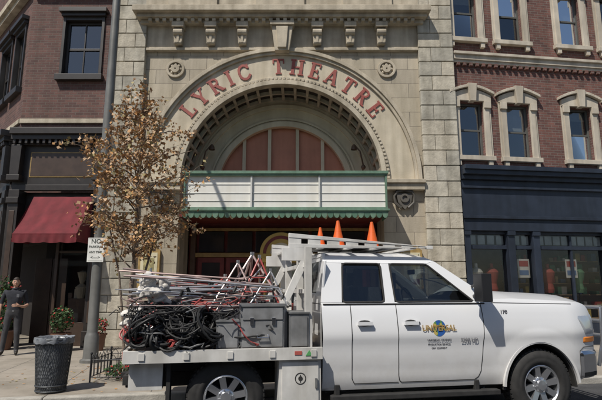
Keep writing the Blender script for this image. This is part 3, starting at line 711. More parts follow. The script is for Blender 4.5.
w.add([(1.09, -.58, 1.45), (1.09, .58, 1.45), (1.13, .58, 1.80), (1.13, -.58, 1.80)], [(0, 1, 2, 3)])
w.obj('cab_glass', CARGLASS, TR, smooth=60, zf=ZF)
w = MB()
def rounded(pts, r=.045, k=5):
    out = []; n = len(pts)
    for i in range(n):
        p0, p1, p2 = Vector(pts[i-1]), Vector(pts[i]), Vector(pts[(i+1) % n])
        a = p1+(p0-p1).normalized()*r; b = p1+(p2-p1).normalized()*r
        for j in range(k+1):
            t = j/k; out.append(a*(1-t)**2+p1*2*t*(1-t)+b*t*t)
    return out
for s in (-1, 1):
    for pts in ([(1.315, 1.355), (1.825, 1.355), (1.835, 1.775), (1.355, 1.775)], [(1.962, 1.355), (2.965, 1.36), (2.435, 1.775), (1.952, 1.775)]):
        w.tube([(x, s*(yg(z)-.004), z) for x, z in rounded(pts)], .012, 6, closed=True)
    w.tube([(1.08, s*(yg(1.335)+.004), 1.335), (3.1, s*(yg(1.338)+.004), 1.338)], .008, 6)
w.tube([(3.28, -.6, 1.46), (3.0, -.35, 1.62), (2.9, -.1, 1.67)], .008, 6); w.tube([(3.33, .1, 1.475), (3.05, .3, 1.60), (2.95, .55, 1.64)], .008, 6)
w.cyl((3.15, .80, 1.40), (3.05, .82, 2.0), .004)
w.obj('window_seals', RUB, TR, zf=ZF)
w = MB()
def strip(pts, wd=.009, off=.0025, mi=0, s=-1):
    D = []
    for (x0, z0), (x1, z1) in zip(pts[:-1], pts[1:]):
        k = max(1, int(sqrt((x1-x0)**2+(z1-z0)**2)/.025))
        for i in range(k): D.append((x0+(x1-x0)*i/k, z0+(z1-z0)*i/k))
    D.append(pts[-1])
    for (x0, z0), (x1, z1) in zip(D[:-1], D[1:]):
        l = sqrt((x1-x0)**2+(z1-z0)**2); nx_, nz_ = -(z1-z0)/l*wd/2, (x1-x0)/l*wd/2
        q = [(x0+nx_, z0+nz_), (x0-nx_, z0-nz_), (x1-nx_, z1-nz_), (x1+nx_, z1+nz_)]
        w.add([(a, s*(yside(a, b)+off), b) for a, b in q], [(0, 1, 2, 3)], mi)
for s in (-1, 1):
    strip([(1.955, 1.33), (1.955, .60), (1.965, .55), (1.99, .53), (2.9, .53), (2.95, .56), (2.985, .62), (3.01, .8), (3.035, 1.0), (3.045, 1.15), (3.045, 1.35)], s=s)
    strip([(1.40, 1.33), (1.40, .58), (1.43, .53), (1.955, .53)], s=s)
    strip([(3.2, 1.345), (4.3, 1.325)], .007, s=s)
    strip([(4.335, .50), (4.335, .80), (4.40, .84), (4.64, .84)], .008, .004, s=s)
    for hx in (1.47, 2.03):
        w.box(hx, hx+.17, s*1.012-.012, s*1.012+.012, 1.12, 1.155, 1); w.box(hx, hx+.025, s*.995-.015, s*.995+.015, 1.12, 1.155, 1); w.box(hx+.145, hx+.17, s*.995-.015, s*.995+.015, 1.12, 1.155, 1)
        w.ball((hx+.085, s*.977, 1.137), (.085, .008, .035), 0, 12, 6)
    w.cyl((2.22, s*.96, 1.14), (2.22, s*.987, 1.14), .012, mi=3)
w.obj('door_gaps_and_handles', [GAP, WHITE, AMBER, CHROME], TR, zf=ZF)
w = MB()
for s in (-1, 1):
    y0, y1 = sorted((s*.955, s*.992)); w.ring(WH, ZC, RWA-.012, RWA+.018, y0, y1, .10, pi-.08, 32, 0)
    y0, y1 = sorted((s*.55, s*.95)); w.ring(WH, ZC, RWA-.03, RWA-.005, y0, y1, 0.0, pi, 24, 1)
    w.box(WH-.5, WH+.5, min(s*.55, s*.53), max(s*.55, s*.53), .3, 1.0, 1)
w.obj('wheel_arches', [WHITE, RUB], TR, smooth=40, zf=ZF)
w = MB()
def patch(fx0, fx1, z0, z1, off, mi, s, nx=10, nz=6, edge=True):
    vs = []
    for i in range(nx+1):
        for j in range(nz+1):
            t = i/nx; z = z0+(z1-z0)*j/nz; xa = fx0(z) if callable(fx0) else fx0; xb = fx1(z) if callable(fx1) else fx1
            x = xa+(xb-xa)*t; o = off if (not edge or (0 < i and 0 < j < nz)) else -.004
            vs.append((x, s*(yside(min(x, 4.65), z)+o-max(0, x-4.65)*1.1), z))
    w.add(vs, [(i*(nz+1)+j, i*(nz+1)+j+1, (i+1)*(nz+1)+j+1, (i+1)*(nz+1)+j) for i in range(nx) for j in range(nz)], mi)
w.box(4.655, 4.72, -.55, .55, .80, 1.18, 0)
for i in range(5): w.box(4.72, 4.74, -.52, .52, .83+i*.07, .855+i*.07, 3)
for s in (-1, 1):
    patch(lambda z: 4.44-.10*(z-.97)/.2, 4.655, .97, 1.20, .010, 1, s)
    patch(lambda z: 4.40, 4.655, .885, .955, .010, 2, s)
    patch(4.335, 4.70, .49, .80, .035, 0, s, 12, 8)
    patch(4.36, 4.64, .515, .56, .040, 4, s, 8, 2, False)
    ya, yb = sorted((s*.56, s*.78)); w.box(4.655, 4.67, ya, yb, .93, 1.17, 1)
    w.box(4.80, 4.84, s*.5-.03, s*.5+.03, .5, 1.3, 3)
w.hexa([(4.56, -.80, .50), (4.80, -.66, .50), (4.80, -.66, .78), (4.56, -.80, .80), (4.56, .80, .50), (4.80, .66, .50), (4.80, .66, .78), (4.56, .80, .80)], 0)
for z in (.95, 1.12, 1.28): w.cyl((4.82, -.82, z), (4.82, .82, z), .024, mi=3)
for y in (-.82, .82): w.tube([(4.82, y, 1.28), (4.80, y, .9), (4.78, y*.9, .6)], .024, 8, 3)
w.obj('bumper_grille_lamps', [CHROME, LENS, AMBER, ALU, RUB], TR, smooth=35, zf=ZF)
w = MB()
w.box(1.15, 3.2, -1.0, -.86, .33, .39, 0); w.box(1.15, 3.2, .86, 1.0, .33, .39, 0)
w.box(1.2, 1.26, -.95, -.6, .36, .5, 0); w.box(2.9, 2.96, -.95, -.6, .36, .5, 0)
w.box(1.1, 3.25, -.88, .88, .40, .48, 0)
for y in (-.42, .42): w.box(-1.1, 4.5, y-.05, y+.05, .46, .62, 0)
w.cyl((0, -.75, ZC), (0, .75, ZC), .07, mi=0); w.cyl((WH, -.75, ZC), (WH, .75, ZC), .05, mi=0); w.ball((0, 0, ZC), .17, 0)
w.cyl((1.2, .2, .45), (-.9, .5, .42), .04, mi=0); w.box(1.05, 1.4, -.7, -.5, .3, .5, 0)
w.obj('chassis', [RUB], TR, bevel=.01)
def wheel(name, x, s, r=.415):
    w = MB(); yo = s*.975; d = -s
    prof = [(.235, .01), (.25, 0), (.27, -.012), (.30, -.015), (.31, -.010), (.33, -.012), (.36, -.008), (.395, .02), (r, .06), (r, .20), (.395, .25), (.30, .27), (.235, .25)]
    w.lathe([(a, d*h) for a, h in prof], (x, yo, ZC), 'y', 48, 0)
    for k in range(48):
        a = 2*pi*k/48
        for o in (.03, .085, .145):
            c = (x+(r+.001)*cos(a+o), ZC+(r+.001)*sin(a+o)); t = Vector((-sin(a+o), cos(a+o)))*.017; nn = Vector((cos(a+o), sin(a+o)))*.008
            if o == .03: c = (x+(r-.008)*cos(a+o), ZC+(r-.008)*sin(a+o))
            y0, y1 = sorted((yo+d*o, yo+d*(o+.05)))
            w.prism([(c[0]-t.x-nn.x, c[1]-t.y-nn.y), (c[0]+t.x-nn.x, c[1]+t.y-nn.y), (c[0]+t.x+nn.x, c[1]+t.y+nn.y), (c[0]-t.x+nn.x, c[1]-t.y+nn.y)], y0, y1, 0)
    w.lathe([(.235, d*.008), (.228, d*.004), (.212, d*.02), (.205, d*.12), (.20, d*.2)], (x, yo, ZC), 'y', 40, 1)
    w.lathe([(.001, d*.13), (.21, d*.13)], (x, yo, ZC), 'y', 32, 2)
    w.lathe([(.001, d*.0), (.055, d*.005), (.062, d*.03), (.085, d*.035), (.10, d*.05), (.10, d*.1)], (x, yo, ZC), 'y', 28, 1)
    for k in range(8):
        a = 2*pi*k/8+.2
        ca, sa = cos(a), sin(a)
        def P3(rr, tt, yy): return (x+rr*ca-tt*sa, yo+d*yy, ZC+rr*sa+tt*ca)
        w.hexa([P3(.08, -.034, .04), P3(.08, .034, .04), P3(.212, .034, .015), P3(.212, -.034, .015), P3(.08, -.036, .1), P3(.08, .036, .1), P3(.212, .038, .09), P3(.212, -.038, .09)], 1)
        w.cyl(P3(.078, 0, .036), P3(.078, 0, .02), .008, mi=1, n=6)
    return w.obj(name, [RUB, ALU, GAP], TR, smooth=35)
for nm, x, s in (('front_wheel_near', WH, -1), ('front_wheel_far', WH, 1), ('rear_wheel_near', 0, -1), ('rear_wheel_far', 0, 1)): wheel(nm, x, s)
w = MB()
for s in (-1, 1):
    w.box(2.90, 3.03, min(s*1.05, s*1.24), max(s*1.05, s*1.24), 1.36, 1.66, 0)
    w.tube([(2.98, s*.9, 1.42), (2.97, s*1.08, 1.42)], .018, 8, 0); w.tube([(2.98, s*.87, 1.52), (2.97, s*1.08, 1.58)], .018, 8, 0)
w.obj('mirrors', BLACK, TR, bevel=.03, zf=ZF)
w = MB()
w.box(1.1, 3.2, -.84, .84, .6, .68, 0); w.box(2.85, 3.25, -.82, .82, 1.0, 1.36, 0)
for y in (-.42, .42):
    w.box(1.95, 2.45, y-.27, y+.27, .85, 1.0, 1); w.hexa([(1.78, y-.26, .95), (1.95, y-.26, .95), (1.86, y-.22, 1.52), (1.72, y-.22, 1.52), (1.78, y+.26, .95), (1.95, y+.26, .95), (1.86, y+.22, 1.52), (1.72, y+.22, 1.52)], 1)
    w.box(2.02, 2.12, y-.13, y+.13, 1.50, 1.68, 1) if y < 0 else w.box(1.72, 1.82, y-.13, y+.13, 1.54, 1.70, 1)
w.hexa([(2.06, -.68, .95), (2.24, -.68, .95), (2.14, -.64, 1.50), (2.02, -.64, 1.50), (2.06, -.18, .95), (2.24, -.18, .95), (2.14, -.22, 1.50), (2.02, -.22, 1.50)], 1)
w.hexa([(1.2, -.75, .9), (1.35, -.75, .9), (1.28, -.75, 1.48), (1.16, -.75, 1.48), (1.2, .75, .9), (1.35, .75, .9), (1.28, .75, 1.48), (1.16, .75, 1.48)], 1)
C = Vector((2.68, .42, 1.33))
w.tube([C+Vector((.06*cos(a)*-1, .19*sin(a), .18*cos(a))) for a in [2*pi*k/24 for k in range(24)]], .014, 6, 0, closed=True); w.cyl(C, C+Vector((.2, 0, -.1)), .03)
w.box(2.55, 2.58, -.1, .1, 1.68, 1.74, 0)
w.obj('cab_interior', [mat('dash_plastic', (.05, .05, .055), .7), mat('seat_cloth', (.12, .12, .125), .9, bump=.3)], TR, bevel=.02, zf=ZF)
w = MB()
MD = lambda x, z, k=.005: Matrix.Translation((x, -(yside(x, z)+k), z)) @ Matrix.Rotation(radians(90), 4, 'X')
gx, gz = 2.46, 1.08
w.lathe([(.001, -.0032), (.085, -.0032), (.085, -.001)], (gx, -.992, gz), 'y', 32, 0)
w.tube([(gx+.11*cos(a), -.998-.006*sin(a), gz+.028*sin(a)-.0) for a in [2*pi*k/30 for k in range(30)]], .0025, 5, 2, closed=True)
w.mesh(text_mesh('UNIVERSAL', .085, .001, .002), MD(gx, gz-.0, .016), 1)
w.mesh(text_mesh('UNIVERSAL STUDIOS', .032, .0006), MD(gx, gz-.125, .006), 3)
w.mesh(text_mesh('PRODUCTION SERVICES', .026, .0006), MD(gx, gz-.172, .003), 3)
w.mesh(text_mesh('GRIP  EQUIPMENT', .024, .0006), MD(gx, gz-.21, .003), 3)
w.mesh(text_mesh('170', .065, .0008, .001), MD(3.33, 1.24, .006), 3)
w.mesh(text_mesh('2500 HD', .06, .0008, .001), MD(2.84, .95, .011), 4)
mG, nt, b = new_mat('globe_decal'); N = nt.nodes; L = nt.links
tc = N.new('ShaderNodeTexCoord'); no = N.new('ShaderNodeTexNoise'); no.inputs['Scale'].default_value = 14; L.new(tc.outputs['Object'], no.inputs['Vector'])
cr = N.new('ShaderNodeValToRGB'); cr.color_ramp.interpolation = 'CONSTANT'
cr.color_ramp.elements[0].color = (.03, .12, .4, 1); cr.color_ramp.elements[1].position = .5; cr.color_ramp.elements[1].color = (.12, .28, .08, 1)
e = cr.color_ramp.elements.new(.58); e.color = (.55, .42, .12, 1)
L.new(no.outputs['Fac'], cr.inputs['Fac']); L.new(cr.outputs['Color'], b.inputs['Base Color'])
w.obj('door_decals', [mG, mat('decal_gold', (.42, .28, .10), .5), GOLD, mat('decal_black', (.04, .04, .05), .5), mat('badge_grey', (.22, .22, .23), .4)], TR, zf=ZF)

w = MB()
w.box(-1.02, 1.02, -1.06, 1.06, .86, .90, 1)
for s in (-1, 1):
    ya, yb = sorted((s*1.06, s*1.10)); w.box(-1.05, 1.03, ya, yb, .80, .925, 0)
    ya, yb = sorted((s*.98, s*1.06)); w.box(-1.02, 1.02, ya, yb, .82, .86, 0)
w.box(-1.06, -1.02, -1.06, 1.06, .80, .925, 0)
for k in range(7): w.box(-.95+k*.3, -.89+k*.3, -1.0, 1.0, .78, .859, 2)
for k in range(5): w.box(-.9+k*.45, -.84+k*.45, -1.112, -1.10, .83, .90, 0)
for s in (-1, 1):
    ya, yb = sorted((s*.70, s*1.05)); w.box(.56, 1.02, ya, yb, .30, .80, 0)
    ya, yb = sorted((s*1.05, s*1.065)); w.box(.59, .99, ya, yb, .33, .77, 0)
    w.box(.95, .975, min(s*1.067, s*1.08), max(s*1.067, s*1.08), .5, .6, 2)
    w.box(-.62, -.58, s*1.0-.12 if s > 0 else -1.0, s*1.0 if s > 0 else -.72, .22, .78, 3)
    w.box(-1.0, -.66, min(s*.6, s*.98), max(s*.6, s*.98), .52, .79, 0)
    w.box(-1.085, -1.06, s*.85-.08, s*.85+.08, .82, .90, 5)
w.ring(.79, .60, .052, .062, -1.068, -1.0655, 0, 2*pi, 24, 3); w.ring(.79, .60, .001, .025, -1.068, -1.0655, 0, 2*pi, 16, 3)
w.box(.785, .795, -1.0685, -1.0655, .56, .64, 3)
w.prism([(.84, .84), (.92, .84), (.88, .90)], -1.106, -1.101, 4); w.box(.72, .80, -1.106, -1.101, .85, .89, 5)
w.box(-1.12, -1.062, -.55, .55, .50, .60, 3); w.box(-1.22, -1.1, -.04, .04, .50, .56, 3)
w.obj('flatbed_deck', [WHITE2, mat('deck_wood', (.16, .12, .08), .85, amt=.3), GREYM, RUB, mat('sticker_green', (.1, .35, .12), .5), mat('sticker_red', (.45, .10, .08), .5)], TR, bevel=.008)
# headache rack and tapered ladder rack (plate rails with lightening slots)
w = MB()
for y in (-.95, .95, -.45, .45): w.box(.86, .94, y-.035, y+.035, .90, 2.03, 0)
for z in (1.2, 1.5, 1.8): w.box(.87, .93, -.91, .91, z, z+.05, 0)
ZR = 2.03
for s in (-1, 1):
    y = s*.78
    w.box(.62, .94, y-.03, y+.03, 1.88, ZR, 0); w.hexa([(.62, y-.03, 1.40), (.70, y-.03, 1.40), (.94, y-.03, 1.88), (.84, y-.03, 1.88), (.62, y+.03, 1.40), (.70, y+.03, 1.40), (.94, y+.03, 1.88), (.84, y+.03, 1.88)], 0)
    w.box(.60, .68, y-.04, y+.04, .9, 1.42, 0)
    zt_ = lambda x: 2.205-(x-.70)*.075
    zb_ = lambda x: ZR+(x-.70)*.012
    def seg(x0, x1, f0, f1, t=.02):
        a = [(x0, zb_(x0)+(zt_(x0)-zb_(x0))*f0), (x1, zb_(x1)+(zt_(x1)-zb_(x1))*f0), (x1, zb_(x1)+(zt_(x1)-zb_(x1))*f1), (x0, zb_(x0)+(zt_(x0)-zb_(x0))*f1)]
        w.hexa([(p, y-t, q) for p, q in a]+[(p, y+t, q) for p, q in a], 0)
    seg(.70, 2.50, 0, .30, .026); seg(.70, 2.50, .70, 1, .026)
    x = .70
    while x < 2.4:
        seg(x, min(x+.15, 2.50), .30, .70, .02); x += .235
    w.box(2.44, 2.52, y-.03, y+.03, zb_(2.48)-.01, zt_(2.48)+.01)
for x in (.78, 1.1, 1.45, 1.8, 2.25): w.box(x, x+.07, -.75, .75, ZR+.012, ZR+.04, 0)
w.box(1.0, 2.15, -.5, .3, ZR+.041, ZR+.055, 1)
w.obj('ladder_rack', [WHITE2, GREYM], TR, bevel=.006)
w = MB()
w.box(.14, .62, -1.0, -.5, .905, 1.36, 0); w.box(.12, .64, -1.02, -.48, 1.36, 1.39, 0)
w.box(-.12, .13, -1.0, -.5, .905, 1.20, 0); w.box(-.13, .125, -1.01, -.49, 1.20, 1.22, 0)
w.box(.68, .90, -1.0, -.55, .905, 1.28, 0); w.box(.67, .91, -1.015, -.54, 1.28, 1.30, 0)
w.box(.16, .60, -1.012, -1.0, .93, 1.20, 1); w.box(.16, .60, -1.014, -1.0, 1.22, 1.34, 1)
w.box(.24, .28, -1.03, -1.013, 1.17, 1.24, 2); w.box(.48, .52, -1.03, -1.013, 1.17, 1.24, 2); w.tube([(.32, -1.015, 1.06), (.32, -1.04, 1.03), (.44, -1.04, 1.03), (.44, -1.015, 1.06)], .008, 6, 2)
w.box(-.10, .11, -1.012, -1.0, .93, 1.17, 1); w.box(.70, .88, -1.012, -1.0, .93, 1.25, 1)
w.obj('tool_chest_parts', [GREYM, mat('chest_panel', (.33, .335, .34), .45, .3, amt=.25, ns=6, streak=.35), CHROME], TR, bevel=.006)
# cargo
w = MB()
def coil(c, r, tilt, n=5, th=.012, mi=0, el=1.):
    M = Matrix.Rotation(tilt[0], 3, 'X') @ Matrix.Rotation(tilt[1], 3, 'Y')
    ph = R.uniform(0, 6)
    for k in range(n):
        rr = r*R.uniform(.72, 1.12); off = Vector((R.uniform(-.03, .03), R.uniform(-.03, .03), R.uniform(-.04, .04))); ex = R.uniform(.8, 1.15)*el; p2 = R.uniform(0, 6); am = R.uniform(.04, .14)
        w.tube([Vector(c)+M @ (off+Vector((rr*ex*cos(a)*(1+am*sin(2*a+p2)), rr*sin(a)*(1+am*sin(3*a+p2)), .03*sin(2*a+ph+k)))) for a in [2*pi*j/26 for j in range(26)]], th, 6, mi, closed=True)
for k in range(36):
    xx = R.uniform(-.98, -.12)
    coil((xx, R.uniform(-1.02, -.35), .95+R.uniform(0, .36)*(1-.3*abs(xx+.6))), R.uniform(.08, .2), (R.uniform(-.6, .9)+(1.3 if k % 3 == 0 else 0), R.uniform(-.7, .7)), R.randint(4, 8), R.choice((.006, .009, .012, .016)), 0 if k % 7 else (2 if k % 2 else 4), R.uniform(.7, 1.4))
for k in range(3): coil((-.88+.30*k+R.uniform(-.04, .04), -1.03, 1.04+R.uniform(-.04, .1)), R.uniform(.10, .16), (1.4+R.uniform(-.3, .2), R.uniform(-.5, .5)), 6, .011, 0, R.uniform(.8, 1.4))
for k in range(12):
    w.ball((R.uniform(-.9, .5), R.uniform(-.7, .6), 1.02+R.uniform(0, .25)), (R.uniform(.12, .22), R.uniform(.1, .2), R.uniform(.08, .16)), 1 if k % 3 else 3, 20, 12, 0, .35, 6)
for k in range(56):   # loose cable runs, some hanging over the side rail
    x0, y0, z0 = R.uniform(-1.0, .1), R.uniform(-1.05, -.5), R.uniform(1.0, 1.36); pts = [(x0, y0, z0)]
    for j in range(7):
        x0 += R.uniform(-.13, .15); y0 = max(-1.12, y0+R.uniform(-.07, .05)); z0 += R.uniform(-.13, .08)
        z0 = max(.94 if y0 > -1.10 else .80, z0); pts.append((x0, y0, z0))
    sm = []
    for a, b in zip(pts[:-1], pts[1:]):
        sm.append(a); sm.append(tuple((p+q)/2+R.uniform(-.01, .01) for p, q in zip(a, b)))
    w.tube(sm, R.choice((.005, .007, .010)), 6, [0, 0, 0, 2, 4, 0][k % 6])
w.box(-.75, -.3, -.3, .3, .905, 1.25, 5); w.box(-.05, .5, 0, .7, .905, 1.35, 1)
w.obj('cables_and_bags', [CABLE, BAG, PIPE_R, mat('cargo_red_bag', (.22, .05, .04), .8, amt=.3, bump=.5, bs=20), GREYM, BLUEC], TR, smooth=50)
w = MB()
def stand(apex, feet, mi, r=.013):
    for f in feet: w.cyl(apex, f, r, mi=mi, n=8); w.cyl(Vector(f), Vector(f)+Vector((0, 0, -.02)), r*1.5, n=8, mi=3)
    A = Vector(apex); w.cyl(A+Vector((0, 0, -.05)), A+Vector((0, 0, .03)), r*1.8, mi=2, n=10)
    for t in (.45, .75):
        q = [A.lerp(Vector(f), t) for f in feet]
        for a, b in zip(q, q[1:]+q[:1]): w.cyl(a, b, r*.7, mi=mi, n=6); w.cyl(a-(b-a)*.02+Vector((0, 0, .02)), a-Vector((0, 0, .02)), r*1.4, mi=3, n=6)
stand((.30, -.45, 1.97), [(-.12, -.75, 1.30), (.62, -.75, 1.40), (.30, .05, 1.35), (.1, -.1, 1.3)], 1, .014)
stand((.38, -.55, 1.93), [(.12, -.8, 1.38), (.6, -.7, 1.38), (.5, .05, 1.4)], 0, .011)
stand((-.02, -.4, 1.70), [(-.5, -.8, 1.25), (.3, -.75, 1.36), (.1, .1, 1.3)], 0, .011)
stand((.42, -.3, 1.80), [(.02, -.6, 1.36), (.75, -.6, 1.36), (.45, .3, 1.3)], 2, .011)
stand((.12, -.6, 1.86), [(-.22, -.85, 1.3), (.35, -.85, 1.36), (.2, -.1, 1.3)], 1, .010)
stand((.5, -.7, 1.76), [(.25, -.9, 1.39), (.68, -.85, 1.36), (.6, -.3, 1.35)], 2, .009)
for k in range(44):
    z = 1.28+R.uniform(0, .32); y = R.uniform(-1.0, .2); dz = R.uniform(-.18, .2)
    w.cyl((-1.0+R.uniform(-.22, .35), y, z+dz), (R.uniform(-.05, .68), y+R.uniform(-.2, .2), z+R.uniform(-.08, .12)), R.uniform(.005, .013), mi=[2, 0, 1, 2, 3, 1, 2][k % 7], n=8)
for k in range(24):
    a = (-.86+R.uniform(-.1, .2), R.uniform(-1.0, -.5), R.uniform(1.15, 1.55)); b = (a[0]-R.uniform(.12, .30), a[1]+R.uniform(-.1, .1), a[2]+R.uniform(-.28, .22))
    w.cyl(a, b, R.uniform(.005, .010), mi=[2, 1, 0, 3][k % 4], n=6)
    if k % 3 == 0: w.cyl(b, (b[0]-.03, b[1], b[2]), .014, mi=3, n=8)
for k in range(16):
    c = Vector((R.uniform(-.6, .7), R.uniform(-.95, -.4), R.uniform(1.4, 1.62))); w.cyl(c, c+Vector((R.uniform(-.03, .03), R.uniform(-.03, .03), .06)), .018, mi=3, n=8); w.cyl(c, c+Vector((.07, 0, .02)), .007, mi=2, n=6)
w.obj('light_stands', [PIPE_R, PIPE_P, PIPE_W, CABLE], TR)
w = MB()
for c, r in (((-.86, -.85, 1.64), (.10, .09, .10)), ((-.84, -.85, 1.53), (.12, .09, .09)), ((-.76, -.8, 1.44), (.12, .09, .06)), ((-1.0, -.8, 1.28), (.14, .09, .06)), ((-.72, -.82, 1.58), (.08, .07, .07)), ((-1.05, -.85, 1.20), (.08, .06, .06))):
    w.ball(c, r, 0, 48, 32, 0, .5, 9)
w.cyl((-.85, -.84, 1.0), (-.85, -.84, 1.78), .014, mi=1)
w.obj('wrapped_lamp_heads', [CLOTH, PIPE_W], TR, smooth=60)

def cone(s, y, tilt=0., sc_=1.):
    e = MB(); e.box(-.10, .10, -.10, .10, 0, .02, 0)
    e.lathe([(.075, .02), (.052, .14), (.04, .2)], (0, 0, 0), n=20, mi=0); e.lathe([(.0405, .2), (.029, .265)], (0, 0, 0), n=20, mi=0)
    e.lathe([(.029, .265), (.016, .34), (.0, .345)], (0, 0, 0), n=20, mi=0)
    o = e.obj('traffic_cone', [ORANGE], None, smooth=40, bevel=.004)
    M = Matrix.Translation((-.98, 6.45, -.10)) @ Matrix.Rotation(radians(10.7), 4, 'Z') @ Matrix.Translation((s, y, 2.087)) @ Matrix.Rotation(tilt, 4, 'Z') @ Matrix.Diagonal((sc_*1.2, sc_*1.2, sc_*1.05, 1))
    o.matrix_world = M
for s, y, t, q in ((1.22, -.2, .1, .75), (1.45, -.25, .5, 1.), (1.93, -.22, .2, 1.)): cone(s, y, t, q)

# ------------------------------------------------------------ street lamp pole with sign
SP = group('street_lamp_post', (-4.25, 10.3, 0))
w = MB(); w.lathe([(.2, 0), (.2, .05), (.15, .08), (.14, .5), (.115, .56), (.105, .6), (.10, 5), (.085, 8.2)], (0, 0, 0), n=24)
w.tube([(0, 0, 8.1), (0, -.3, 8.6), (0, -1.0, 8.8), (0, -1.8, 8.8)], .05, 10); w.box(-.15, .15, -2.3, -1.7, 8.72, 8.84)
for z in (2.06, 2.42): w.lathe([(.106, -.012), (.112, -.01), (.112, .01), (.106, .012)], (0, 0, z), n=24)
w.obj('pole', POLE, SP, smooth=40)
w = MB(); w.box(-.17, .17, -.135, -.128, 2.0, 2.5, 0)
w.obj('sign_plate', SIGNW, SP, bevel=.003)
w = MB()
for i, (t, sz) in enumerate((('NO', .13), ('PARKING', .068), ('ANY TIME', .06), ('<---->', .08))):
    w.mesh(text_mesh(t, sz, .0008, .002), Matrix.Translation((0, -.1365, 2.42-.11*i)) @ Matrix.Rotation(radians(90), 4, 'X'))
w.box(-.15, .15, -.1362, -.1352, 2.475, 2.482); w.box(-.15, .15, -.1362, -.1352, 2.02, 2.027)
w.obj('sign_text', mat('sign_ink', (.08, .09, .08), .5), SP)

# ------------------------------------------------------------ trash can
TC = group('trash_can', (-3.60, 7.42, 0))
w = MB()
for k in range(48):
    a = 2*pi*k/48
    for q in (.9, -.9): w.tube([((.20+.055*t)*cos(a+q*t), (.20+.055*t)*sin(a+q*t), .03+.71*t) for t in (0, .25, .5, .75, 1)], .0035, 4)
for z, r in ((.03, .2), (.74, .257), (.70, .255), (.10, .206)):
    w.tube([(r*cos(2*pi*k/32), r*sin(2*pi*k/32), z) for k in range(32)], .012, 6, closed=True)
w.obj('wire_basket', MESH, TC)
w = MB()
prof = [(.01, .04), (.175, .05), (.185, .15), (.19, .3), (.205, .45), (.215, .6), (.243, .745), (.268, .765), (.275, .72), (.27, .68)]
w.lathe(prof, (0, 0, 0), n=48)
w.v = [tuple(Vector((x, y, z))*1+Vector((x, y, 0))*.10*noise.noise(Vector((x, y, z*.5))*14)+Vector((0, 0, .02*noise.noise(Vector((x, y, 0))*18) if z > .6 else 0))) for x, y, z in w.v]
w.obj('liner_bag', LINER, TC, smooth=60)

# ------------------------------------------------------------ tree
TB = (-2.92, 8.55, 0)
tree = group('maple_tree', TB)
w = MB(); lf = MB()
def leaf(c, sz):
    u = Vector((R.gauss(0, 1), R.gauss(0, 1), R.gauss(0, 1))).normalized(); v = u.orthogonal().normalized(); q = u.cross(v)
    a = R.uniform(0, 6.28); v, q = v*cos(a)+q*sin(a), q*cos(a)-v*sin(a); c = Vector(c)
    p = [c-v*sz, c-q*sz*.75-v*.25*sz, c-q*sz*.3+v*.2*sz, c+v*sz*1.1, c+q*sz*.3+v*.2*sz, c+q*sz*.75-v*.25*sz]
    lf.add(p, [(0, 1, 2), (0, 2, 3, 4), (0, 4, 5)], R.choices((0, 1, 2, 3), (6, 3, 2, 2))[0])
tr = [Vector((0, 0, 0)), Vector((.03, 0, .6)), Vector((-.02, .02, 1.2)), Vector((.02, 0, 1.8)), Vector((.04, .03, 2.5)), Vector((.0, 0, 3.2)), Vector((.04, .02, 3.9)), Vector((.02, 0, 4.6))]
w.tube(tr, .055, 10, r_end=.012)
w.tube([Vector((.03, 0, .1)), Vector((.12, .05, .9)), Vector((.2, .05, 1.7)), Vector((.35, .1, 2.4)), Vector((.45, .1, 3.1))], .032, 8, r_end=.01)
w.tube([Vector((-.02, 0, .1)), Vector((-.12, .05, .9)), Vector((-.2, -.05, 1.7)), Vector((-.4, -.1, 2.5))], .03, 8, r_end=.01)
def tz_at(z):
    for a, b in zip(tr[:-1], tr[1:]):
        if a.z <= z <= b.z: return a.lerp(b, (z-a.z)/(b.z-a.z))
    return tr[-1]
def env(z, az):
    t = (z-1.9)/(4.95-1.9); base = 1.08*max(0, sin(pi*min(1, max(0, t))**.85))**.6
    return base*(1+.22*sin(3*az+z*2)+.13*sin(5*az-z*3))
for k in range(56):
    z = R.uniform(1.65, 4.45); b = tz_at(z); az = R.uniform(0, 2*pi); rise = R.uniform(.1, .65)
    zz = min(4.9, z+rise); L_ = max(.15, env(zz, az)*R.uniform(.6, 1.08))
    end = Vector((b.x+cos(az)*L_-.03, b.y+sin(az)*L_, zz+R.uniform(-.15, .1)))
    mid = b.lerp(end, .5)+Vector((0, 0, R.uniform(0, .15)))
    pts = [b, b.lerp(mid, .5)+Vector((R.uniform(-.03, .03),)*3), mid, mid.lerp(end, .55)+Vector((R.uniform(-.05, .05),)*3), end]
    w.tube(pts, .015, 5, r_end=.004)
    for j in range(8):
        t = R.uniform(.3, 1.); c = b.lerp(end, t)+Vector((0, 0, .06)); tw = c+Vector((R.gauss(0, .16), R.gauss(0, .16), R.gauss(0, .14)))
        w.tube([c, tw], .004, 4, r_end=.002)
        for q in range(R.randint(7, 18)):
            leaf(c.lerp(tw, R.uniform(.2, 1.3))+Vector((R.gauss(0, .05), R.gauss(0, .05), R.gauss(0, .045))), R.uniform(.024, .048))
w.obj('trunk_and_limbs', BARK, tree, smooth=60); lf.obj('autumn_leaves', LEAF, tree)
lf = MB()
for k in range(160):
    c = Vector((R.gauss(-3.3, .9), R.gauss(8.8, .8), .006)); sz = R.uniform(.02, .04); a = R.uniform(0, 6.28); v = Vector((cos(a), sin(a), R.uniform(-.1, .3))); q = Vector((-sin(a), cos(a), R.uniform(-.1, .3)))
    if c.y < 7.35: continue
    p = [c-v*sz, c-q*sz*.7, c+v*sz, c+q*sz*.7]; p = [Vector((t.x, t.y, max(.005, t.z))) for t in p]; lf.add(p, [(0, 1, 2, 3)], R.randint(0, 3))
lf.obj('fallen_leaves', LEAF)
FG = group('tree_guard_fence', (TB[0], TB[1], 0))
w = MB(); hw = .42
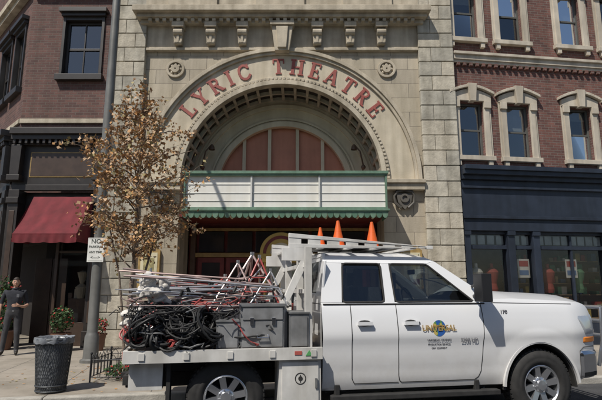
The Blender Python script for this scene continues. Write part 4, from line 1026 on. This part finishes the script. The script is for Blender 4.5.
for s in (-1, 1):
    for z in (.08, .34): w.cyl((-hw, s*hw, z), (hw, s*hw, z), .008, n=6); w.cyl((s*hw, -hw, z), (s*hw, hw, z), .008, n=6)
    for t in (-1, 1): w.cyl((s*hw, t*hw, 0), (s*hw, t*hw, .42), .014, n=8); w.ball((s*hw, t*hw, .44), .022, n=8, m=6)
    for k in range(6):
        c = -hw+.07+.14*k
        w.tube([(c-.055, s*hw, .08), (c-.05, s*hw, .36), (c, s*hw, .42), (c+.05, s*hw, .36), (c+.055, s*hw, .08)], .006, 5)
        w.tube([(s*hw, c-.055, .08), (s*hw, c-.05, .36), (s*hw, c, .42), (s*hw, c+.05, .36), (s*hw, c+.055, .08)], .006, 5)
w.obj('iron_rails', BLACK, FG)
def bush(name, c, r, n, sz, mats=GRN, wt=(5, 4, 1), pot=None):
    b = MB()
    for k in range(n):
        u = Vector((R.gauss(0, 1), R.gauss(0, 1), R.gauss(0, 1))).normalized()*R.uniform(.3, 1)**.5
        u *= 1+.35*noise.noise(u*2.5+Vector(c))
        p = Vector((u.x*r[0], u.y*r[1], r[2]+u.z*r[2])); d = Vector((R.gauss(0, 1), R.gauss(0, 1), R.gauss(0, 1))).normalized(); q = d.orthogonal().normalized()*sz; e = d.cross(q)*.6
        z0 = pot[1] if pot else 0; p.z += z0
        b.add([p-q, p-e, p+q, p+e], [(0, 1, 2, 3)], R.choices((0, 1, 2), wt)[0])
    if pot: b.lathe([(pot[0]*.7, 0), (pot[0], pot[1]), (pot[0]*1.1, pot[1]), (pot[0]*1.08, pot[1]-.04), (.001, pot[1]-.05)], (0, 0, 0), n=20, mi=3)
    return b.obj(name, list(mats)+[mat('pot_clay', (.16, .08, .05), .8)], None, loc=c)
bush('ground_plants', (TB[0], TB[1], 0), (.36, .36, .12), 500, .03)
bush('potted_shrub', (-5.75, 12.1, 0), (.28, .28, .3), 900, .035, pot=(.22, .42))
bush('potted_shrub', (-7.25, 12.35, 0), (.3, .3, .65), 1100, .04, pot=(.24, .45))
bush('potted_flowers', (-4.9, 12.2, 0), (.22, .22, .2), 500, .03, wt=(4, 2, 4), pot=(.2, .4))

# ------------------------------------------------------------ man
MG = group('standing_man', (-6.50, 11.35, 0), radians(25))
def skinned(name, chains, mats, parent, root=0):
    vs, ed, rad, lab = [], [], [], []
    for ch in chains:
        prev = None
        for it in ch:
            if it[0] == 'ref': prev = it[1]; continue
            vs.append(Vector(it[0])); rad.append(it[1]); lab.append(it[2]); i = len(vs)-1
            if prev is not None: ed.append((prev, i))
            prev = i
    me = bpy.data.meshes.new(name); me.from_pydata(vs, ed, [])
    o = bpy.data.objects.new(name, me); bpy.context.scene.collection.objects.link(o)
    m = o.modifiers.new('s', 'SKIN'); m.use_smooth_shade = True
    for i, sv in enumerate(me.skin_vertices[0].data):
        r = rad[i]; sv.radius = r if hasattr(r, '__len__') else (r, r); sv.use_root = (i == root)
    ss = o.modifiers.new('u', 'SUBSURF'); ss.levels = 2; ss.render_levels = 2
    bpy.context.view_layer.update(); dg = bpy.context.evaluated_depsgraph_get()
    nm = bpy.data.meshes.new_from_object(o.evaluated_get(dg)); bpy.data.objects.remove(o)
    nm.materials.clear()
    for mm in mats: nm.materials.append(mm)
    for p in nm.polygons:
        c = p.center; k = min(range(len(vs)), key=lambda i: (vs[i]-c).length-(rad[i][0] if hasattr(rad[i], '__len__') else rad[i])*.5)
        p.material_index = lab[k]; p.use_smooth = True
    r = bpy.data.objects.new(name, nm); bpy.context.scene.collection.objects.link(r); r.parent = parent; return r
body = [
 [((0, 0, .93), (.155, .12), 1), ((0, .005, 1.04), (.15, .115), 0), ((0, .01, 1.18), (.155, .12), 0), ((0, .01, 1.32), (.165, .12), 0), ((0, .012, 1.40), (.12, .085), 0), ((0, .008, 1.455), (.06, .06), 2), ((0, -.005, 1.53), (.055, .058), 2)],
 [('ref', 0), ((.085, 0, .86), (.09, .095), 1), ((.10, -.01, .66), (.075, .08), 1), ((.11, -.02, .47), (.06, .065), 1), ((.12, .0, .26), (.055, .058), 1), ((.125, .015, .10), (.05, .052), 1), ((.128, -.03, .055), (.042, .04), 3), ((.135, -.14, .035), (.042, .03), 3)],
 [('ref', 0), ((-.085, 0, .86), (.09, .095), 1), ((-.11, .0, .66), (.075, .08), 1), ((-.13, .0, .47), (.06, .065), 1), ((-.145, .02, .26), (.055, .058), 1), ((-.155, .03, .10), (.05, .052), 1), ((-.16, -.01, .055), (.042, .04), 3), ((-.19, -.12, .035), (.042, .03), 3)],
 [('ref', 3), ((.19, .012, 1.385), .062, 0), ((.235, .02, 1.24), .05, 0), ((.255, .02, 1.15), .045, 0), ((.26, .0, 1.09), .038, 2), ((.20, -.13, 1.06), .034, 2), ((.13, -.20, 1.08), .024, 2), ((.09, -.225, 1.09), (.03, .018), 2), ((.055, -.235, 1.095), (.028, .016), 2)],
 [('ref', 3), ((-.19, .012, 1.385), .062, 0), ((-.235, .025, 1.24), .05, 0), ((-.25, .03, 1.15), .045, 0), ((-.26, .02, 1.09), .038, 2), ((-.27, -.01, .96), .032, 2), ((-.27, -.04, .85), .023, 2), ((-.268, -.05, .80), (.018, .032), 2), ((-.266, -.06, .765), (.016, .03), 2)],
]
skinned('body', body, [SHIRT, PANTS, SKIN, SHOE], MG)
fing = []
for k, (dy, ln) in enumerate(((-.028, .075), (-.01, .085), (.008, .08), (.024, .062))):
    fing.append([((-.267, -.055+dy, .79), .009, 0), ((-.265, -.058+dy, .755), .009, 0), ((-.262, -.066+dy, .755-ln*.5), .008, 0), ((-.250, -.072+dy, .755-ln), .007, 0)])
fing.append([((-.265, -.06, .82), .01, 0), ((-.255, -.092, .79), .009, 0), ((-.25, -.10, .755), .008, 0)])
for k, (dz, ln) in enumerate(((.026, .07), (.009, .08), (-.008, .075), (-.024, .06))):
    fing.append([((.085, -.225, 1.092+dz), .009, 0), ((.045, -.236, 1.094+dz), .009, 0), ((.045-ln*.5, -.235, 1.09+dz), .008, 0), ((.045-ln, -.215, 1.085+dz), .007, 0)])
fing.append([((.11, -.215, 1.10), .01, 0), ((.08, -.222, 1.135), .009, 0), ((.05, -.225, 1.145), .008, 0)])
for i, ch in enumerate(fing): skinned('finger_%d' % i, [ch], [SKIN], MG)
w = MB(); hc = (0, -.012, 1.60)
n, m = 24, 16; vs = []
for i in range(m+1):
    t = pi*i/m
    for j in range(n):
        a = 2*pi*j/n; x = sin(t)*cos(a); y = sin(t)*sin(a); z = cos(t)
        jaw = 1-.22*max(0, -z)**1.2; yb = y*(1.0 if y < 0 else 1.06)
        vs.append((hc[0]+.073*x*jaw, hc[1]+.092*yb*jaw-(.012*max(0, -z) if y < 0 else 0), hc[2]+.112*z))
w.add(vs, [(i*n+j, i*n+(j+1) % n, (i+1)*n+(j+1) % n, (i+1)*n+j) for i in range(m) for j in range(n)], 0)
w.hexa([(-.009, -.10, 1.615), (.009, -.10, 1.615), (.007, -.099, 1.62), (-.007, -.099, 1.62), (-.016, -.098, 1.572), (.016, -.098, 1.572), (.002, -.127, 1.578), (-.002, -.127, 1.578)], 0)
w.ball((0, -.108, 1.585), (.013, .02, .02), 0, 10, 8)
for s in (-1, 1):
    w.ball((s*.029, -.093, 1.607), (.013, .009, .008), 2, 10, 6); w.ball((s*.029, -.1005, 1.607), (.005, .003, .005), 1, 8, 5)
    w.ball((s*.03, -.096, 1.628), (.020, .008, .005), 1, 10, 5); w.ball((s*.075, .0, 1.598), (.010, .018, .030), 0, 10, 8)
w.ball((0, -.100, 1.548), (.024, .010, .006), 3, 12, 6)
vs = []
for i in range(m//2+2):
    t = pi*i/m
    for j in range(n):
        a = 2*pi*j/n; x = sin(t)*cos(a); y = sin(t)*sin(a); z = cos(t)
        if y < -.1 and z < .55: z = .55; k = 1.02
        else: k = 1.09
        vs.append((hc[0]+.073*x*k, hc[1]+.006+.095*y*k, hc[2]+.112*z*k))
w.add(vs, [(i*n+j, i*n+(j+1) % n, (i+1)*n+(j+1) % n, (i+1)*n+j) for i in range(m//2+1) for j in range(n)], 1)
w.obj('head', [SKIN, HAIR, mat('eye_white', (.7, .7, .68), .3), mat('lips', (.40, .18, .14), .5)], MG, smooth=60)
w = MB(); w.lathe([(.05, 0), (.07, .02), (.065, .045), (.05, .05)], (0, .0, 1.435), n=20, mi=0); w.box(-.02, .02, -.135, -.128, .955, .985, 1)
w.box(.04, .09, -.118, -.112, 1.27, 1.34, 1)
w.obj('collar_and_buckle', [SHIRT, ALU], MG, smooth=50)

# ------------------------------------------------------------ light, world, camera
sc = bpy.context.scene
wd = bpy.data.worlds.new('World'); sc.world = wd; wd.use_nodes = True
nt = wd.node_tree; bg = nt.nodes['Background']; sky = nt.nodes.new('ShaderNodeTexSky'); sky.sky_type = 'NISHITA'; sky.sun_disc = False
EL, AZ = radians(54), radians(217)   # azimuth measured clockwise from +Y
sky.sun_elevation = EL; sky.sun_rotation = AZ
nt.links.new(sky.outputs[0], bg.inputs[0]); bg.inputs[1].default_value = .085
sd = bpy.data.lights.new('sun', 'SUN'); sd.energy = 4.6; sd.angle = radians(.5); sd.color = (1, .95, .87)
so = bpy.data.objects.new('sun', sd); sc.collection.objects.link(so)
d = Vector((sin(AZ)*cos(EL), cos(AZ)*cos(EL), sin(EL)))
so.rotation_euler = (-d).to_track_quat('-Z', 'Y').to_euler(); so.location = d*50
cd = bpy.data.cameras.new('camera'); cam = bpy.data.objects.new('camera', cd); sc.collection.objects.link(cam)
cam.location = (0, 0, 1.45); cam.rotation_euler = (radians(90+10.3), 0, 0); cd.sensor_width = 36; cd.lens = 29.3; cd.clip_end = 1000; cd.clip_start = .05
sc.camera = cam
sc.view_settings.view_transform = 'Standard'; sc.view_settings.look = 'None'; sc.view_settings.exposure = 0
